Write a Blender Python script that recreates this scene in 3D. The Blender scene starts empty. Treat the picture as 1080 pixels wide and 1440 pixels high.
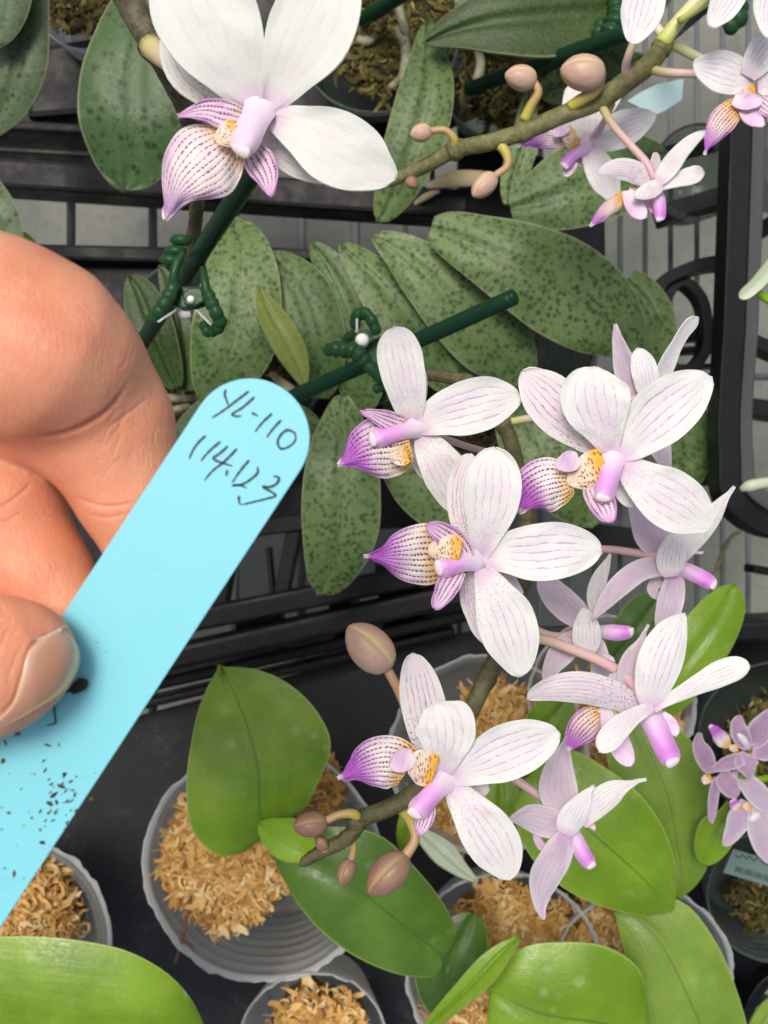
import bpy, bmesh, math, random
import numpy as np
from mathutils import Vector, Matrix
from mathutils.bvhtree import BVHTree
random.seed(7); np.random.seed(7)
S = bpy.context.scene
COL = S.collection
R = math.radians

# ---------------------------------------------------------------- camera
H = 0.55                      # camera height above the bench (metres), looking straight down
VFOV = R(50)
F = 720 / math.tan(VFOV / 2)  # focal length in photo pixels (photo is 1080 x 1440)
cam = bpy.data.cameras.new("camera"); co = bpy.data.objects.new("camera", cam); COL.objects.link(co)
co.location = (0, 0, H); co.rotation_euler = (0, 0, 0)
cam.sensor_fit = 'VERTICAL'; cam.angle = VFOV; cam.clip_start = 0.01; cam.clip_end = 200
cam.dof.use_dof = True; cam.dof.focus_distance = 0.235; cam.dof.aperture_fstop = 1
S.camera = co
# aperture diameter about 1.1 mm
cam.dof.aperture_fstop = cam.lens / 1.1
# ---------------------------------------------------------------- sky and sun
SUN_EL, SUN_AZ = R(70), R(-30)     # azimuth measured from +Y (top of the picture) towards +X
w = bpy.data.worlds.new("World"); S.world = w; w.use_nodes = True
nt = w.node_tree
bg = nt.nodes['Background']; sky = nt.nodes.new('ShaderNodeTexSky')
sky.sky_type = 'NISHITA'; sky.sun_disc = False; sky.sun_elevation = SUN_EL; sky.sun_rotation = SUN_AZ
sky.dust_density = 6; sky.air_density = 1.0; sky.ozone_density = 0.6
nt.links.new(sky.outputs[0], bg.inputs[0]); bg.inputs[1].default_value = 0.085
sl = bpy.data.lights.new("sun", 'SUN'); so = bpy.data.objects.new("sun", sl); COL.objects.link(so)
sl.energy = 1.5; sl.angle = R(20); sl.color = (1, .965, .91)
d = Vector((math.sin(SUN_AZ) * math.cos(SUN_EL), math.cos(SUN_AZ) * math.cos(SUN_EL), math.sin(SUN_EL)))
so.rotation_euler = d.to_track_quat('Z', 'Y').to_euler(); so.location = (0, 0, 2)
S.view_settings.view_transform = 'Standard'; S.view_settings.look = 'None'
S.view_settings.exposure = 0.64; S.view_settings.gamma = 1
S.cycles.max_bounces = 10; S.cycles.transparent_max_bounces = 16
S.cycles.transmission_bounces = 6

# ---------------------------------------------------------------- helpers
def P(px, py, z):
    k = (H - z) / F
    return Vector(((px - 540) * k, -(py - 720) * k, z))
def ppm(z): return F / (H - z)

def tag(o, label=None, cat=None, group=None, kind=None):
    if label: o['label'] = label
    if cat: o['category'] = cat
    if group: o['group'] = group
    if kind: o['kind'] = kind
    return o
def thing(name, loc, label, cat, group=None):
    o = bpy.data.objects.new(name, None); COL.objects.link(o); o.location = loc
    o.empty_display_size = .01
    return tag(o, label, cat, group)
def root_of(o):
    while o.parent: o = o.parent
    return o
def link(name, me, mat, parent=None, label=None, smooth=True):
    """Link mesh (given in world coordinates) as one object; children share their thing's origin."""
    o = bpy.data.objects.new(name, me); COL.objects.link(o)
    if mat: me.materials.append(mat)
    if parent:
        o.parent = parent
        me.transform(Matrix.Translation(-root_of(parent).location))
    if smooth: me.polygons.foreach_set('use_smooth', [True] * len(me.polygons))
    if label: o['label'] = label
    return o
def mesh(verts, faces, name='m'):
    me = bpy.data.meshes.new(name); me.from_pydata([tuple(v) for v in verts], [], faces); me.update(); return me
def catmull(pts, n, ts=None):
    pts = np.array(pts, float)
    if len(pts) == 2:
        t = np.linspace(0, 1, n) if ts is None else np.array(ts)
        return pts[0] + (pts[1] - pts[0]) * t[:, None]
    dd = np.sqrt(((pts[1:, :2] - pts[:-1, :2]) ** 2).sum(1)) + 1e-6
    if pts.shape[1] == 3 and False: pass
    k = np.concatenate([[0], np.cumsum(np.sqrt(dd))]); k /= k[-1]
    c = np.concatenate([[0], np.cumsum(dd)]); c /= c[-1]
    m = np.zeros_like(pts)
    m[1:-1] = ((pts[1:-1] - pts[:-2]) / (c[1:-1] - c[:-2])[:, None] * (c[2:] - c[1:-1])[:, None] +
               (pts[2:] - pts[1:-1]) / (c[2:] - c[1:-1])[:, None] * (c[1:-1] - c[:-2])[:, None]) / (c[2:] - c[:-2])[:, None]
    m[0] = 2 * (pts[1] - pts[0]) / (c[1] - c[0]) - m[1]; m[-1] = 2 * (pts[-1] - pts[-2]) / (c[-1] - c[-2]) - m[-2]
    t = np.linspace(0, 1, n) if ts is None else np.array(ts)
    i = np.clip(np.searchsorted(c, t, side='right') - 1, 0, len(pts) - 2)
    h = (c[i + 1] - c[i]); s = ((t - c[i]) / h)[:, None]; h = h[:, None]
    return ((2*s**3 - 3*s**2 + 1) * pts[i] + (s**3 - 2*s**2 + s) * h * m[i] + (-2*s**3 + 3*s**2) * pts[i+1] + (s**3 - s**2) * h * m[i+1])
def wob(x, y, s=0):
    return math.sin(x*1.7 + s*3.1) * math.cos(y*2.3 + s*1.3) + .5*math.sin(x*3.9 + y*3.1 + s*5.7)

def blade(name, z, mat, parent, spine=None, edges=None, dz=None, cup=0., fold=0., twist=0., th=.45, nu=22, nv=10,
          point=False, wav=0., groove=0., convex_tip=0., label=None):
    """A petal or leaf: a curved sheet of real thickness.  spine = [(px,py,halfwidth px[,dz mm])]; edges = (left pts, right pts)."""
    ts = (1 - np.cos(np.linspace(0, math.pi, nu))) / 2
    ts = .5 * ts + .5 * np.linspace(0, 1, nu)
    seed = random.random() * 50
    if spine:
        sp = [tuple(p) + (0,) * (4 - len(p)) for p in spine]
        a = np.array(sp, float)
        q = a.copy()
        if not point: q[:, 2] = q[:, 2] ** 2
        c = catmull(q, nu, ts)
        wd = np.maximum(c[:, 2], 0)
        if not point: wd = np.sqrt(wd)
        wd = np.maximum(wd, .35)
        tan = np.gradient(c[:, :2], axis=0); tan /= np.linalg.norm(tan, axis=1)[:, None] + 1e-9
        nrm = np.stack([-tan[:, 1], tan[:, 0]], 1)
        Lp = c[:, :2] - nrm * wd[:, None]; Rp = c[:, :2] + nrm * wd[:, None]
        zz = c[:, 3] * .001
    else:
        Lp = catmull([e[:2] for e in edges[0]], nu, ts); Rp = catmull([e[:2] for e in edges[1]], nu, ts)
        wd = np.maximum(np.linalg.norm(Lp - Rp, axis=1) / 2, .3)
        zz = np.zeros(nu)
    if dz is not None:
        zz = zz + np.interp(ts, np.linspace(0, 1, len(dz)), dz) * .001
        if len(dz) > 2: zz = np.convolve(np.pad(zz, 2, mode='edge'), [.1, .2, .4, .2, .1], 'valid')
    vs, uvs = [], []
    wmax = wd.max() / ppm(z)
    for i in range(nu):
        wm = wd[i] / ppm(z)
        for j in range(nv + 1):
            v = j / nv * 2 - 1
            vv = math.copysign(abs(v) ** .9, v)
            px = (Lp[i] * (1 - vv) + Rp[i] * (1 + vv)) / 2
            dzv = cup * wm * v * v + fold * wm * abs(v) + twist * wm * v - groove * .001 * math.exp(-(v / .1) ** 2)
            if wav: dzv += wav * wmax * wob(ts[i] * 5, v * 2, seed) * (.35 + .65 * abs(v))
            if convex_tip: dzv -= convex_tip * wmax * ts[i] ** 2
            vs.append(P(px[0], px[1], z + zz[i] + dzv)); uvs.append((ts[i], (vv + 1) / 2))
    fs = []
    for i in range(nu - 1):
        for j in range(nv):
            k = i * (nv + 1) + j
            fs.append((k, k + 1, k + nv + 2, k + nv + 1))
    me = mesh(vs, fs, name)
    # make faces look towards the camera, then give the sheet its thickness with crisp rims
    if sum(p.normal.z * p.area for p in me.polygons) < 0:
        fs = [f[::-1] for f in fs]; bpy.data.meshes.remove(me); me = mesh(vs, fs, name)
    nr_ = np.empty(len(vs) * 3); me.vertices.foreach_get('normal', nr_); nr_ = nr_.reshape(-1, 3); bpy.data.meshes.remove(me)
    top = np.array([tuple(v) for v in vs]); n0 = len(vs)
    bot = top - nr_ * th * .001
    ring = [j for j in range(nv + 1)] + [i * (nv + 1) + nv for i in range(1, nu)] + [(nu - 1) * (nv + 1) + j for j in range(nv - 1, -1, -1)] + [i * (nv + 1) for i in range(nu - 2, 0, -1)]
    fall = fs + [tuple(n0 + k for k in f[::-1]) for f in fs]
    rim = [(ring[k], ring[(k + 1) % len(ring)], n0 + ring[(k + 1) % len(ring)], n0 + ring[k]) for k in range(len(ring))]
    e0 = {(f[k], f[(k + 1) % 4]) for f in fs for k in range(4)}
    if (ring[0], ring[1]) in e0: rim = [f[::-1] for f in rim]
    me = mesh(np.concatenate([top, bot]).tolist(), fall + rim, name)
    ul = me.uv_layers.new(name='UVMap')
    idx = np.empty(len(me.loops), int); me.loops.foreach_get('vertex_index', idx)
    ul.data.foreach_set('uv', np.array(uvs + uvs)[idx].astype(np.float32).ravel())
    rs = {frozenset((ring[k], ring[(k + 1) % len(ring)])) for k in range(len(ring))}
    ev = np.empty(len(me.edges) * 2, int); me.edges.foreach_get('vertices', ev); ev = ev.reshape(-1, 2)
    at = me.attributes.new('sharp_edge', 'BOOLEAN', 'EDGE')
    at.data.foreach_set('value', [frozenset((int(p) % n0, int(q) % n0)) in rs and (p < n0) == (q < n0) for p, q in ev])
    return link(name, me, mat, parent, label)

def tube_me(pts, n=24, seg=10, rough=0., flat=1., ribs=0, rib=0., seams=0, seam=0., closed=False):
    """pts: [(x,y,z,r)] world metres."""
    a = np.array(pts, float)
    if len(a) > 2:
        # arc-length in 3D
        q = np.concatenate([a[:, :3] * 1.0, a[:, 3:]], 1)
        dd = np.linalg.norm(q[1:, :3] - q[:-1, :3], axis=1) + 1e-9
        c = np.concatenate([[0], np.cumsum(dd)]); c /= c[-1]
        m = np.zeros_like(q)
        for i in range(1, len(q) - 1):
            h0, h1 = c[i] - c[i-1], c[i+1] - c[i]
            m[i] = ((q[i]-q[i-1]) / h0 * h1 + (q[i+1]-q[i]) / h1 * h0) / (h0 + h1)
        m[0] = (q[1]-q[0]) / (c[1]-c[0]); m[-1] = (q[-1]-q[-2]) / (c[-1]-c[-2])
        t = np.linspace(0, 1, n); i = np.clip(np.searchsorted(c, t, side='right') - 1, 0, len(q) - 2)
        h = c[i+1]-c[i]; s = ((t-c[i])/h)[:, None]; h = h[:, None]
        cc = (2*s**3-3*s**2+1)*q[i]+(s**3-2*s**2+s)*h*m[i]+(-2*s**3+3*s**2)*q[i+1]+(s**3-s**2)*h*m[i+1]
    else:
        cc = a[0] + (a[-1] - a[0]) * np.linspace(0, 1, n)[:, None]
    vs, fs, uv = [], [], []
    up = Vector((0, 0, 1)); prev = None
    seed = random.random() * 99
    for k in range(n):
        p = Vector(cc[k, :3]); t = Vector(cc[min(k+1, n-1), :3]) - Vector(cc[max(k-1, 0), :3])
        t = t.normalized() if t.length > 1e-9 else Vector((1, 0, 0))
        if prev is None:
            x = up.cross(t)
            if x.length < .1: x = Vector((1, 0, 0)).cross(t)
            x.normalize()
        else:
            x = prev - t * prev.dot(t); x.normalize()
        prev = x; y = t.cross(x)
        r = max(cc[k, 3], 1e-5)
        if ribs: r *= 1 + rib * (abs(math.sin(k / (n - 1) * math.pi * ribs)) - .5)
        for j in range(seg):
            ang = j / seg * 2 * math.pi
            rr = r * (1 + rough * wob(k * .8, ang * 2, seed))
            if seams: rr *= 1 - seam * math.exp(-((math.sin(ang * seams / 2)) / .22) ** 2)
            vs.append(p + x * math.cos(ang) * rr + y * math.sin(ang) * rr * flat); uv.append((k / (n-1), j / seg))
    for k in range(n - 1):
        for j in range(seg):
            j2 = (j + 1) % seg
            fs.append((k*seg+j, k*seg+j2, (k+1)*seg+j2, (k+1)*seg+j))
    vs.append(Vector(cc[0, :3])); uv.append((0, 0)); vs.append(Vector(cc[-1, :3])); uv.append((1, 0))
    for j in range(seg):
        j2 = (j + 1) % seg
        fs.append((n*seg, j2, j)); fs.append((n*seg+1, (n-1)*seg+j, (n-1)*seg+j2))
    me = mesh(vs, fs, 'tube')
    ul = me.uv_layers.new(name='UVMap')
    idx = np.empty(len(me.loops), int); me.loops.foreach_get('vertex_index', idx)
    ul.data.foreach_set('uv', np.array(uv)[idx].astype(np.float32).ravel())
    return me
def tube(name, pts, mat, parent, label=None, **kw):
    """pts: [(px,py,z,r px)]"""
    w_ = [(*P(x, y, z), r / ppm(z)) for x, y, z, r in pts]
    return link(name, tube_me(w_, **kw), mat, parent, label)

def join_me(mes):
    bm = bmesh.new()
    for m in mes: bm.from_mesh(m); bpy.data.meshes.remove(m)
    me = bpy.data.meshes.new('joined'); bm.to_mesh(me); bm.free(); return me
def prism_me(poly, z0, z1, bev=.0006, seg=2):
    """poly: world xy points, extruded z0..z1, bevelled"""
    bm = bmesh.new()
    vs = [bm.verts.new((x, y, z0)) for x, y in poly]
    f = bm.faces.new(vs); bm.normal_update()
    if f.normal.z > 0: f.normal_flip()
    ex = bmesh.ops.extrude_face_region(bm, geom=[f])
    for v in ex['geom']:
        if isinstance(v, bmesh.types.BMVert): v.co.z = z1
    bmesh.ops.recalc_face_normals(bm, faces=bm.faces)
    if bev: bmesh.ops.bevel(bm, geom=bm.edges[:], offset=bev, segments=seg, affect='EDGES', clamp_overlap=True, profile=.6)
    me = bpy.data.meshes.new('prism'); bm.to_mesh(me); bm.free(); return me
def slab(name, pxpoly, ztop, depth, mat, parent=None, bev=.0008, label=None):
    poly = [P(x, y, ztop).xy for x, y in pxpoly]
    o = link(name, prism_me(poly, ztop - depth, ztop, bev), mat, parent, label, smooth=False)
    return o
def beam(name, a, b, wpx, ztop, depth, mat, parent=None, bev=.0008, wb=None):
    """straight rail between two photo points at height ztop, wpx wide"""
    a_, b_ = P(*a, ztop).xy, P(*b, ztop).xy
    t = (b_ - a_).normalized(); n = Vector((-t.y, t.x)); h = wpx / 2 / ppm(ztop); h2 = (wb or wpx) / 2 / ppm(ztop)
    poly = [a_ + n*h, a_ - n*h, b_ - n*h2, b_ + n*h2]
    return link(name, prism_me(poly, ztop - depth, ztop, bev), mat, parent, smooth=False)

# ---------------------------------------------------------------- materials
class NT:
    def __init__(s, name):
        s.m = bpy.data.materials.new(name); s.m.use_nodes = True; s.t = s.m.node_tree
        s.t.nodes.clear(); s.out = s.t.nodes.new('ShaderNodeOutputMaterial'); s.cache = {}
    def n(s, typ, **kw):
        nd = s.t.nodes.new(typ)
        for k, v in kw.items(): setattr(nd, k, v)
        return nd
    def put(s, sock, v):
        if isinstance(v, bpy.types.NodeSocket): s.t.links.new(v, sock)
        elif isinstance(v, (tuple, list)):
            sock.default_value = tuple(v) + ((1,) if len(v) == 3 and len(sock.default_value) == 4 else ())
        else: sock.default_value = v
    def math(s, op, a, b=0., c=0., clamp=False):
        nd = s.n('ShaderNodeMath', operation=op, use_clamp=clamp)
        s.put(nd.inputs[0], a); s.put(nd.inputs[1], b); s.put(nd.inputs[2], c); return nd.outputs[0]
    def step(s, x, lo, hi, a=0., b=1.):
        nd = s.n('ShaderNodeMapRange', interpolation_type='SMOOTHSTEP')
        for i, v in enumerate((x, lo, hi, a, b)): s.put(nd.inputs[i], v)
        return nd.outputs[0]
    def mix(s, f, a, b):
        nd = s.n('ShaderNodeMix', data_type='RGBA'); s.put(nd.inputs[0], f); s.put(nd.inputs[6], a); s.put(nd.inputs[7], b); return nd.outputs[2]
    def coord(s, k='Object'):
        return s.n('ShaderNodeTexCoord').outputs[k]
    def uv(s):
        if 'uv' not in s.cache:
            sp = s.n('ShaderNodeSeparateXYZ'); s.t.links.new(s.coord('UV'), sp.inputs[0]); s.cache['uv'] = sp.outputs
        return s.cache['uv'][0], s.cache['uv'][1]
    def vec(s, x, y, z=0.):
        nd = s.n('ShaderNodeCombineXYZ'); s.put(nd.inputs[0], x); s.put(nd.inputs[1], y); s.put(nd.inputs[2], z); return nd.outputs[0]
    def noise(s, scale, detail=3., vec=None, rough=.55):
        nd = s.n('ShaderNodeTexNoise'); s.put(nd.inputs['Vector'], vec if vec is not None else s.coord()); s.put(nd.inputs['Scale'], scale)
        s.put(nd.inputs['Detail'], detail); s.put(nd.inputs['Roughness'], rough); return nd.outputs[0]
    def voro(s, scale, vec=None, feature='F1', rnd=1.):
        nd = s.n('ShaderNodeTexVoronoi', feature=feature); s.put(nd.inputs['Vector'], vec if vec is not None else s.coord())
        s.put(nd.inputs['Scale'], scale); s.put(nd.inputs['Randomness'], rnd); return nd.outputs['Distance']
    def rnd(s): return s.n('ShaderNodeObjectInfo').outputs['Random']
    def island(s): return s.n('ShaderNodeNewGeometry').outputs['Random Per Island']
    def bump(s, h, strength=.3, dist=.001):
        nd = s.n('ShaderNodeBump'); s.put(nd.inputs['Height'], h); s.put(nd.inputs['Strength'], strength); s.put(nd.inputs['Distance'], dist); return nd.outputs[0]
    def bsdf(s, col, rough=.5, normal=None, spec=.5, **kw):
        nd = s.n('ShaderNodeBsdfPrincipled'); s.put(nd.inputs['Base Color'], col); s.put(nd.inputs['Roughness'], rough)
        s.put(nd.inputs['Specular IOR Level'], spec)
        if normal is not None: s.put(nd.inputs['Normal'], normal)
        for k, v in kw.items(): s.put(nd.inputs[k.replace('_', ' ')], v)
        return nd.outputs[0]
    def shmix(s, f, a, b):
        nd = s.n('ShaderNodeMixShader'); s.put(nd.inputs[0], f); s.t.links.new(a, nd.inputs[1]); s.t.links.new(b, nd.inputs[2]); return nd.outputs[0]
    def transl(s, col, normal=None):
        nd = s.n('ShaderNodeBsdfTranslucent'); s.put(nd.inputs[0], col); return nd.outputs[0]
    def done(s, sh): s.t.links.new(sh, s.out.inputs[0]); return s.m

def petal_mat(name, base, blush, line, lw=.10, nlines=7., lstr=.7, lo=.12, hi=.9, dots=0., edge=.5, trans=.36):
    t = NT(name); u, v = t.uv()
    nz = t.noise(260, 2)
    vw = t.math('ADD', v, t.math('MULTIPLY', t.math('SUBTRACT', t.noise(9, 2, t.vec(t.math('MULTIPLY', u, .8), v, t.math('MULTIPLY', t.rnd(), 30))), .5), .09))
    s = t.math('MULTIPLY', t.math('ABSOLUTE', t.math('SUBTRACT', v, .5)), 2.)
    fr = t.math('ABSOLUTE', t.math('SUBTRACT', t.math('FRACT', t.math('MULTIPLY', vw, nlines)), .5))
    ln = t.step(fr, lw, lw * .15)
    brk = t.step(t.noise(1., 2, t.vec(t.math('MULTIPLY', u, 16.), t.math('MULTIPLY', v, nlines), t.math('MULTIPLY', t.rnd(), 50))), .36, .52, .25, 1.)
    win = t.math('MULTIPLY', t.step(u, lo, lo + .18), t.step(u, hi, hi - .2))
    win = t.math('MULTIPLY', win, t.step(s, .92, .70))
    ln = t.math('MULTIPLY', t.math('MULTIPLY', ln, brk), t.math('MULTIPLY', win, lstr))
    bl = t.math('MULTIPLY', t.step(s, .95, .15), t.step(u, 1.0, .45))
    bl = t.math('MULTIPLY', bl, t.step(t.noise(130, 3), .3, .75))
    col = t.mix(t.math('MULTIPLY', bl, .65), base, blush)
    grn = t.noise(1100, 2)
    col = t.mix(t.step(grn, .42, .70, 0., .10), col, (.60, .57, .58))
    col = t.mix(t.step(s, .72, 1., 0, edge), col, (.80, .86, .79))
    col = t.mix(t.step(u, .17, .02, 0, .55), col, (.74, .46, .70))
    col = t.mix(ln, col, line)
    if dots:
        d = t.voro(1., t.vec(t.math('MULTIPLY', u, 34.), t.math('MULTIPLY', v, 13.), t.math('MULTIPLY', t.rnd(), 40)))
        dm = t.math('MULTIPLY', t.step(d, .33, .2), t.math('MULTIPLY', t.step(u, .62, .2), t.step(u, .06, .14)))
        col = t.mix(t.math('MULTIPLY', dm, dots), col, (.30, .06, .22))
    h = t.math('ADD', t.math('MULTIPLY', fr, .5), t.math('ADD', t.math('MULTIPLY', nz, .35), t.math('MULTIPLY', grn, .5)))
    nr = t.bump(h, .30, .0006)
    pb = t.bsdf(col, .52, nr, .3, Sheen_Weight=.12)
    return t.done(t.shmix(trans, pb, t.transl(col)))
WHITE = (.86, .85, .82)
M = {}
M['petal'] = petal_mat('petal_white', WHITE, (.77, .64, .77), (.54, .34, .60), lw=.14, nlines=7, lstr=.5, lo=.22, hi=.93, dots=.3)
M['petal_lined'] = petal_mat('petal_lined', (.87, .86, .845), (.83, .76, .82), (.46, .26, .54), lw=.11, nlines=7, lstr=.7, lo=.15, hi=.95)
M['sepal'] = petal_mat('sepal_dotted', (.82, .77, .79), (.72, .58, .72), (.42, .18, .46), lw=.12, nlines=8, lstr=.85, lo=.2, hi=.97, dots=.85)
M['petal_back'] = petal_mat('petal_back_mauve', (.72, .62, .70), (.58, .43, .56), (.47, .27, .47), lw=.12, nlines=6, lstr=.4, lo=.05, hi=.98)
M['petal_big'] = petal_mat('petal_big_white', (.82, .825, .775), (.81, .79, .78), (.58, .50, .58), lw=.16, nlines=6, lstr=.16, lo=.1, hi=.8)
M['sepal_big'] = petal_mat('sepal_big', (.78, .76, .73), (.70, .60, .68), (.42, .16, .42), lw=.10, nlines=6, lstr=.7, lo=.1, hi=.98, dots=.6)
M['petal_lav'] = petal_mat('petal_lavender', (.44, .29, .42), (.33, .19, .35), (.22, .11, .28), lw=.12, nlines=5, lstr=.3)
M['petal_lavpale'] = petal_mat('petal_lavender_pale', (.54, .44, .53), (.42, .31, .47), (.34, .25, .4), lw=.12, nlines=5, lstr=.2)

def lip_mat(name, tip=(.50, .13, .60), mid=(.85, .79, .74), base=(.82, .55, .16), nl=11., yel=.2, tipstart=.46, white_tip=.97, claw=0, dw=1., dotc=(.14, .012, .12)):
    t = NT(name); u, v = t.uv()
    s = t.math('MULTIPLY', t.math('ABSOLUTE', t.math('SUBTRACT', v, .5)), 2.)
    n1 = t.noise(160, 3)
    uu = t.math('ADD', u, t.math('MULTIPLY', t.math('SUBTRACT', n1, .5), .16))
    col = t.mix(t.step(uu, yel * .4, yel * 1.6), base, mid)
    pu = t.math('MAXIMUM', t.step(uu, tipstart - .15, tipstart + .3), t.math('MULTIPLY', t.step(s, .5, 1.05), t.step(uu, .2, .6, 0, .85)))
    col = t.mix(pu, col, tip)
    vv = t.math('ADD', v, t.math('MULTIPLY', t.math('SUBTRACT', t.noise(1., 2, t.vec(t.math('MULTIPLY', u, 3.), t.math('MULTIPLY', v, 5.), t.rnd())), .5), .07))
    fr = t.math('ABSOLUTE', t.math('SUBTRACT', t.math('FRACT', t.math('MULTIPLY', vv, nl)), .5))
    if claw:
        dd = t.voro(1., t.vec(t.math('ADD', t.math('MULTIPLY', u, 15.), t.rnd()), t.math('MULTIPLY', vv, nl)))
        dots = t.math('MULTIPLY', t.step(dd, .42, .30), .9)
    else:
        wn = t.n('ShaderNodeTexWhiteNoise', noise_dimensions='2D')
        t.put(wn.inputs['Vector'], t.vec(t.math('FLOOR', t.math('MULTIPLY', vv, nl)), t.math('MULTIPLY', t.rnd(), 60.)))
        ph = t.math('ADD', t.math('MULTIPLY', u, 20.), t.math('ADD', wn.outputs[0], t.math('MULTIPLY', t.noise(1., 3, t.vec(t.math('MULTIPLY', u, 7.), t.math('MULTIPLY', v, nl * 1.3), t.rnd())), 2.2)))
        du = t.math('ABSOLUTE', t.math('SUBTRACT', t.math('FRACT', ph), .5))
        phz = t.noise(1., 3, t.vec(t.math('MULTIPLY', u, 5.), t.math('MULTIPLY', v, 9.), t.rnd()))
        th_ = t.step(t.noise(1., 2, t.vec(t.math('MULTIPLY', u, 6.), t.math('MULTIPLY', v, 6.), t.rnd())), .3, .7, .13 * dw, .30 * dw)
        e = t.math('SQRT', t.math('ADD', t.math('POWER', t.math('DIVIDE', fr, th_), 2.), t.math('POWER', t.math('DIVIDE', du, .42), 2.)))
        dots = t.math('MULTIPLY', t.step(e, 1.25, .65), t.step(phz, .30, .48, .25, 1.))
    lines = t.math('MULTIPLY', t.step(fr, .13, .04), t.math('MULTIPLY', t.step(u, .36, .55, 0, .8), t.step(t.noise(1., 2, t.vec(t.math('MULTIPLY', u, 12.), t.math('MULTIPLY', v, nl), t.rnd())), .35, .55)))
    mk = t.math('MULTIPLY', t.math('MAXIMUM', dots, lines) if claw == 0 else dots, t.math('MULTIPLY', t.step(u, .92, .70), t.step(s, 1., .88)))
    col = t.mix(t.math('MULTIPLY', mk, .9), col, dotc if claw == 0 else (.26, .045, .03))
    col = t.mix(t.step(u, white_tip - .07, white_tip), col, (.78, .66, .74))
    nr = t.bump(fr, .3, .0006)
    pb = t.bsdf(col, .42, nr, .4)
    return t.done(t.shmix(.22, pb, t.transl(col)))
M['lip'] = lip_mat('lip_purple')
M['lip_big'] = lip_mat('lip_big', tip=(.60, .36, .66), mid=(.80, .74, .70), base=(.80, .60, .28), nl=12., yel=.12, tipstart=.66, dw=.72, dotc=(.30, .06, .30))
M['lip_yellow'] = lip_mat('lip_yellow', mid=(.82, .66, .58), base=(.86, .46, .04), yel=.26, nl=8., tipstart=.6)
M['claw'] = lip_mat('lip_claw', tip=(.80, .66, .66), mid=(.82, .68, .50), base=(.85, .46, .04), nl=7., yel=.3, tipstart=1.2, white_tip=2., claw=1)
M['lobe'] = lip_mat('lip_lobe', tip=(.62, .30, .62), mid=(.78, .60, .72), base=(.78, .60, .5), nl=5., yel=.1, tipstart=.8, white_tip=2.)
def grad_mat(name, stops, rough=.45, trans=.2, nz=.12, spec=.4):
    t = NT(name); u, v = t.uv()
    rp = t.n('ShaderNodeValToRGB'); t.put(rp.inputs[0], t.math('ADD', u, t.math('MULTIPLY', t.math('SUBTRACT', t.noise(220, 3), .5), nz)))
    e = rp.color_ramp.elements
    while len(e) < len(stops): e.new(.5)
    for k, (p, c) in enumerate(stops): e[k].position = p; e[k].color = (*c, 1)
    nr = t.bump(t.noise(900, 2), .12, .0004)
    pb = t.bsdf(rp.outputs[0], rough, nr, spec)
    return t.done(t.shmix(trans, pb, t.transl(rp.outputs[0]))) if trans else t.done(pb)
M['lobe_plain'] = grad_mat('lobe_plain', [(0, (.80, .70, .74)), (.5, (.70, .48, .68)), (1, (.78, .64, .76))])
M['column'] = grad_mat('column_pink', [(0, (.84, .80, .81)), (.2, (.81, .68, .79)), (.5, (.74, .40, .74)), (.75, (.72, .33, .73)), (.93, (.80, .56, .72)), (1., (.84, .70, .66))], trans=.15)
M['anther'] = grad_mat('anther_cap', [(0, (.80, .58, .76)), (.35, (.82, .66, .74)), (.75, (.86, .76, .66)), (1., (.84, .72, .50))], trans=.15)
M['column_big'] = grad_mat('column_big', [(0, (.80, .76, .78)), (.3, (.78, .64, .76)), (.75, (.76, .60, .76)), (1., (.80, .66, .50))], trans=.15)
M['column_side'] = grad_mat('column_side', [(0, (.80, .70, .76)), (.35, (.76, .48, .76)), (.8, (.68, .24, .72)), (1., (.78, .5, .74))], trans=.15)
M['pedicel'] = grad_mat('pedicel', [(0, (.50, .50, .14)), (.3, (.62, .44, .36)), (1, (.60, .36, .44))], trans=0)
M['pedicel_green'] = grad_mat('pedicel_green', [(0, (.42, .48, .10)), (.35, (.60, .60, .26)), (1, (.66, .58, .48))], trans=0)
M['bud_stalk'] = grad_mat('bud_stalk', [(0, (.46, .44, .05)), (.5, (.42, .30, .10)), (1, (.45, .26, .17))], trans=0)
def bud_mat(name, a, b, c):
    t = NT(name); u, v = t.uv()
    n = t.noise(300, 4)
    sm = t.step(t.math('ABSOLUTE', t.math('SINE', t.math('MULTIPLY', v, 3 * math.pi))), .24, .04)
    col = t.mix(t.step(t.math('ADD', u, t.math('MULTIPLY', n, .4)), .2, 1.1), a, b)
    col = t.mix(t.math('MULTIPLY', t.step(t.noise(1., 3, t.vec(t.math('MULTIPLY', u, 3.), t.math('MULTIPLY', v, 40.), t.rnd())), .4, .7), .35), col, c)
    col = t.mix(t.math('MULTIPLY', sm, .9), col, c)
    return t.done(t.bsdf(col, .42, t.bump(n, .2, .0005), .4))
M['bud'] = bud_mat('bud_pink', (.52, .35, .28), (.47, .285, .235), (.60, .52, .22))
M['bud_dark'] = bud_mat('bud_brown', (.27, .16, .115), (.25, .125, .095), (.36, .28, .11))
def stem_mat(name, a, b):
    t = NT(name); u, v = t.uv()
    n = t.noise(420, 5, rough=.7); n2 = t.noise(60, 2)
    col = t.mix(t.step(t.math('ADD', n, t.math('MULTIPLY', n2, .6)), .6, 1.0), a, b)
    st = t.noise(1., 4, t.vec(t.math('MULTIPLY', u, 8.), t.math('MULTIPLY', v, 50.)))
    return t.done(t.bsdf(col, .5, t.bump(t.math('ADD', n, st), .4, .0006), .4))
M['stem'] = stem_mat('stem_olive', (.055, .05, .018), (.14, .13, .05))
M['stem_green'] = stem_mat('stem_green', (.09, .095, .025), (.22, .20, .08))
M['stem_brown'] = stem_mat('stem_brown', (.035, .028, .016), (.12, .11, .06))

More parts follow.
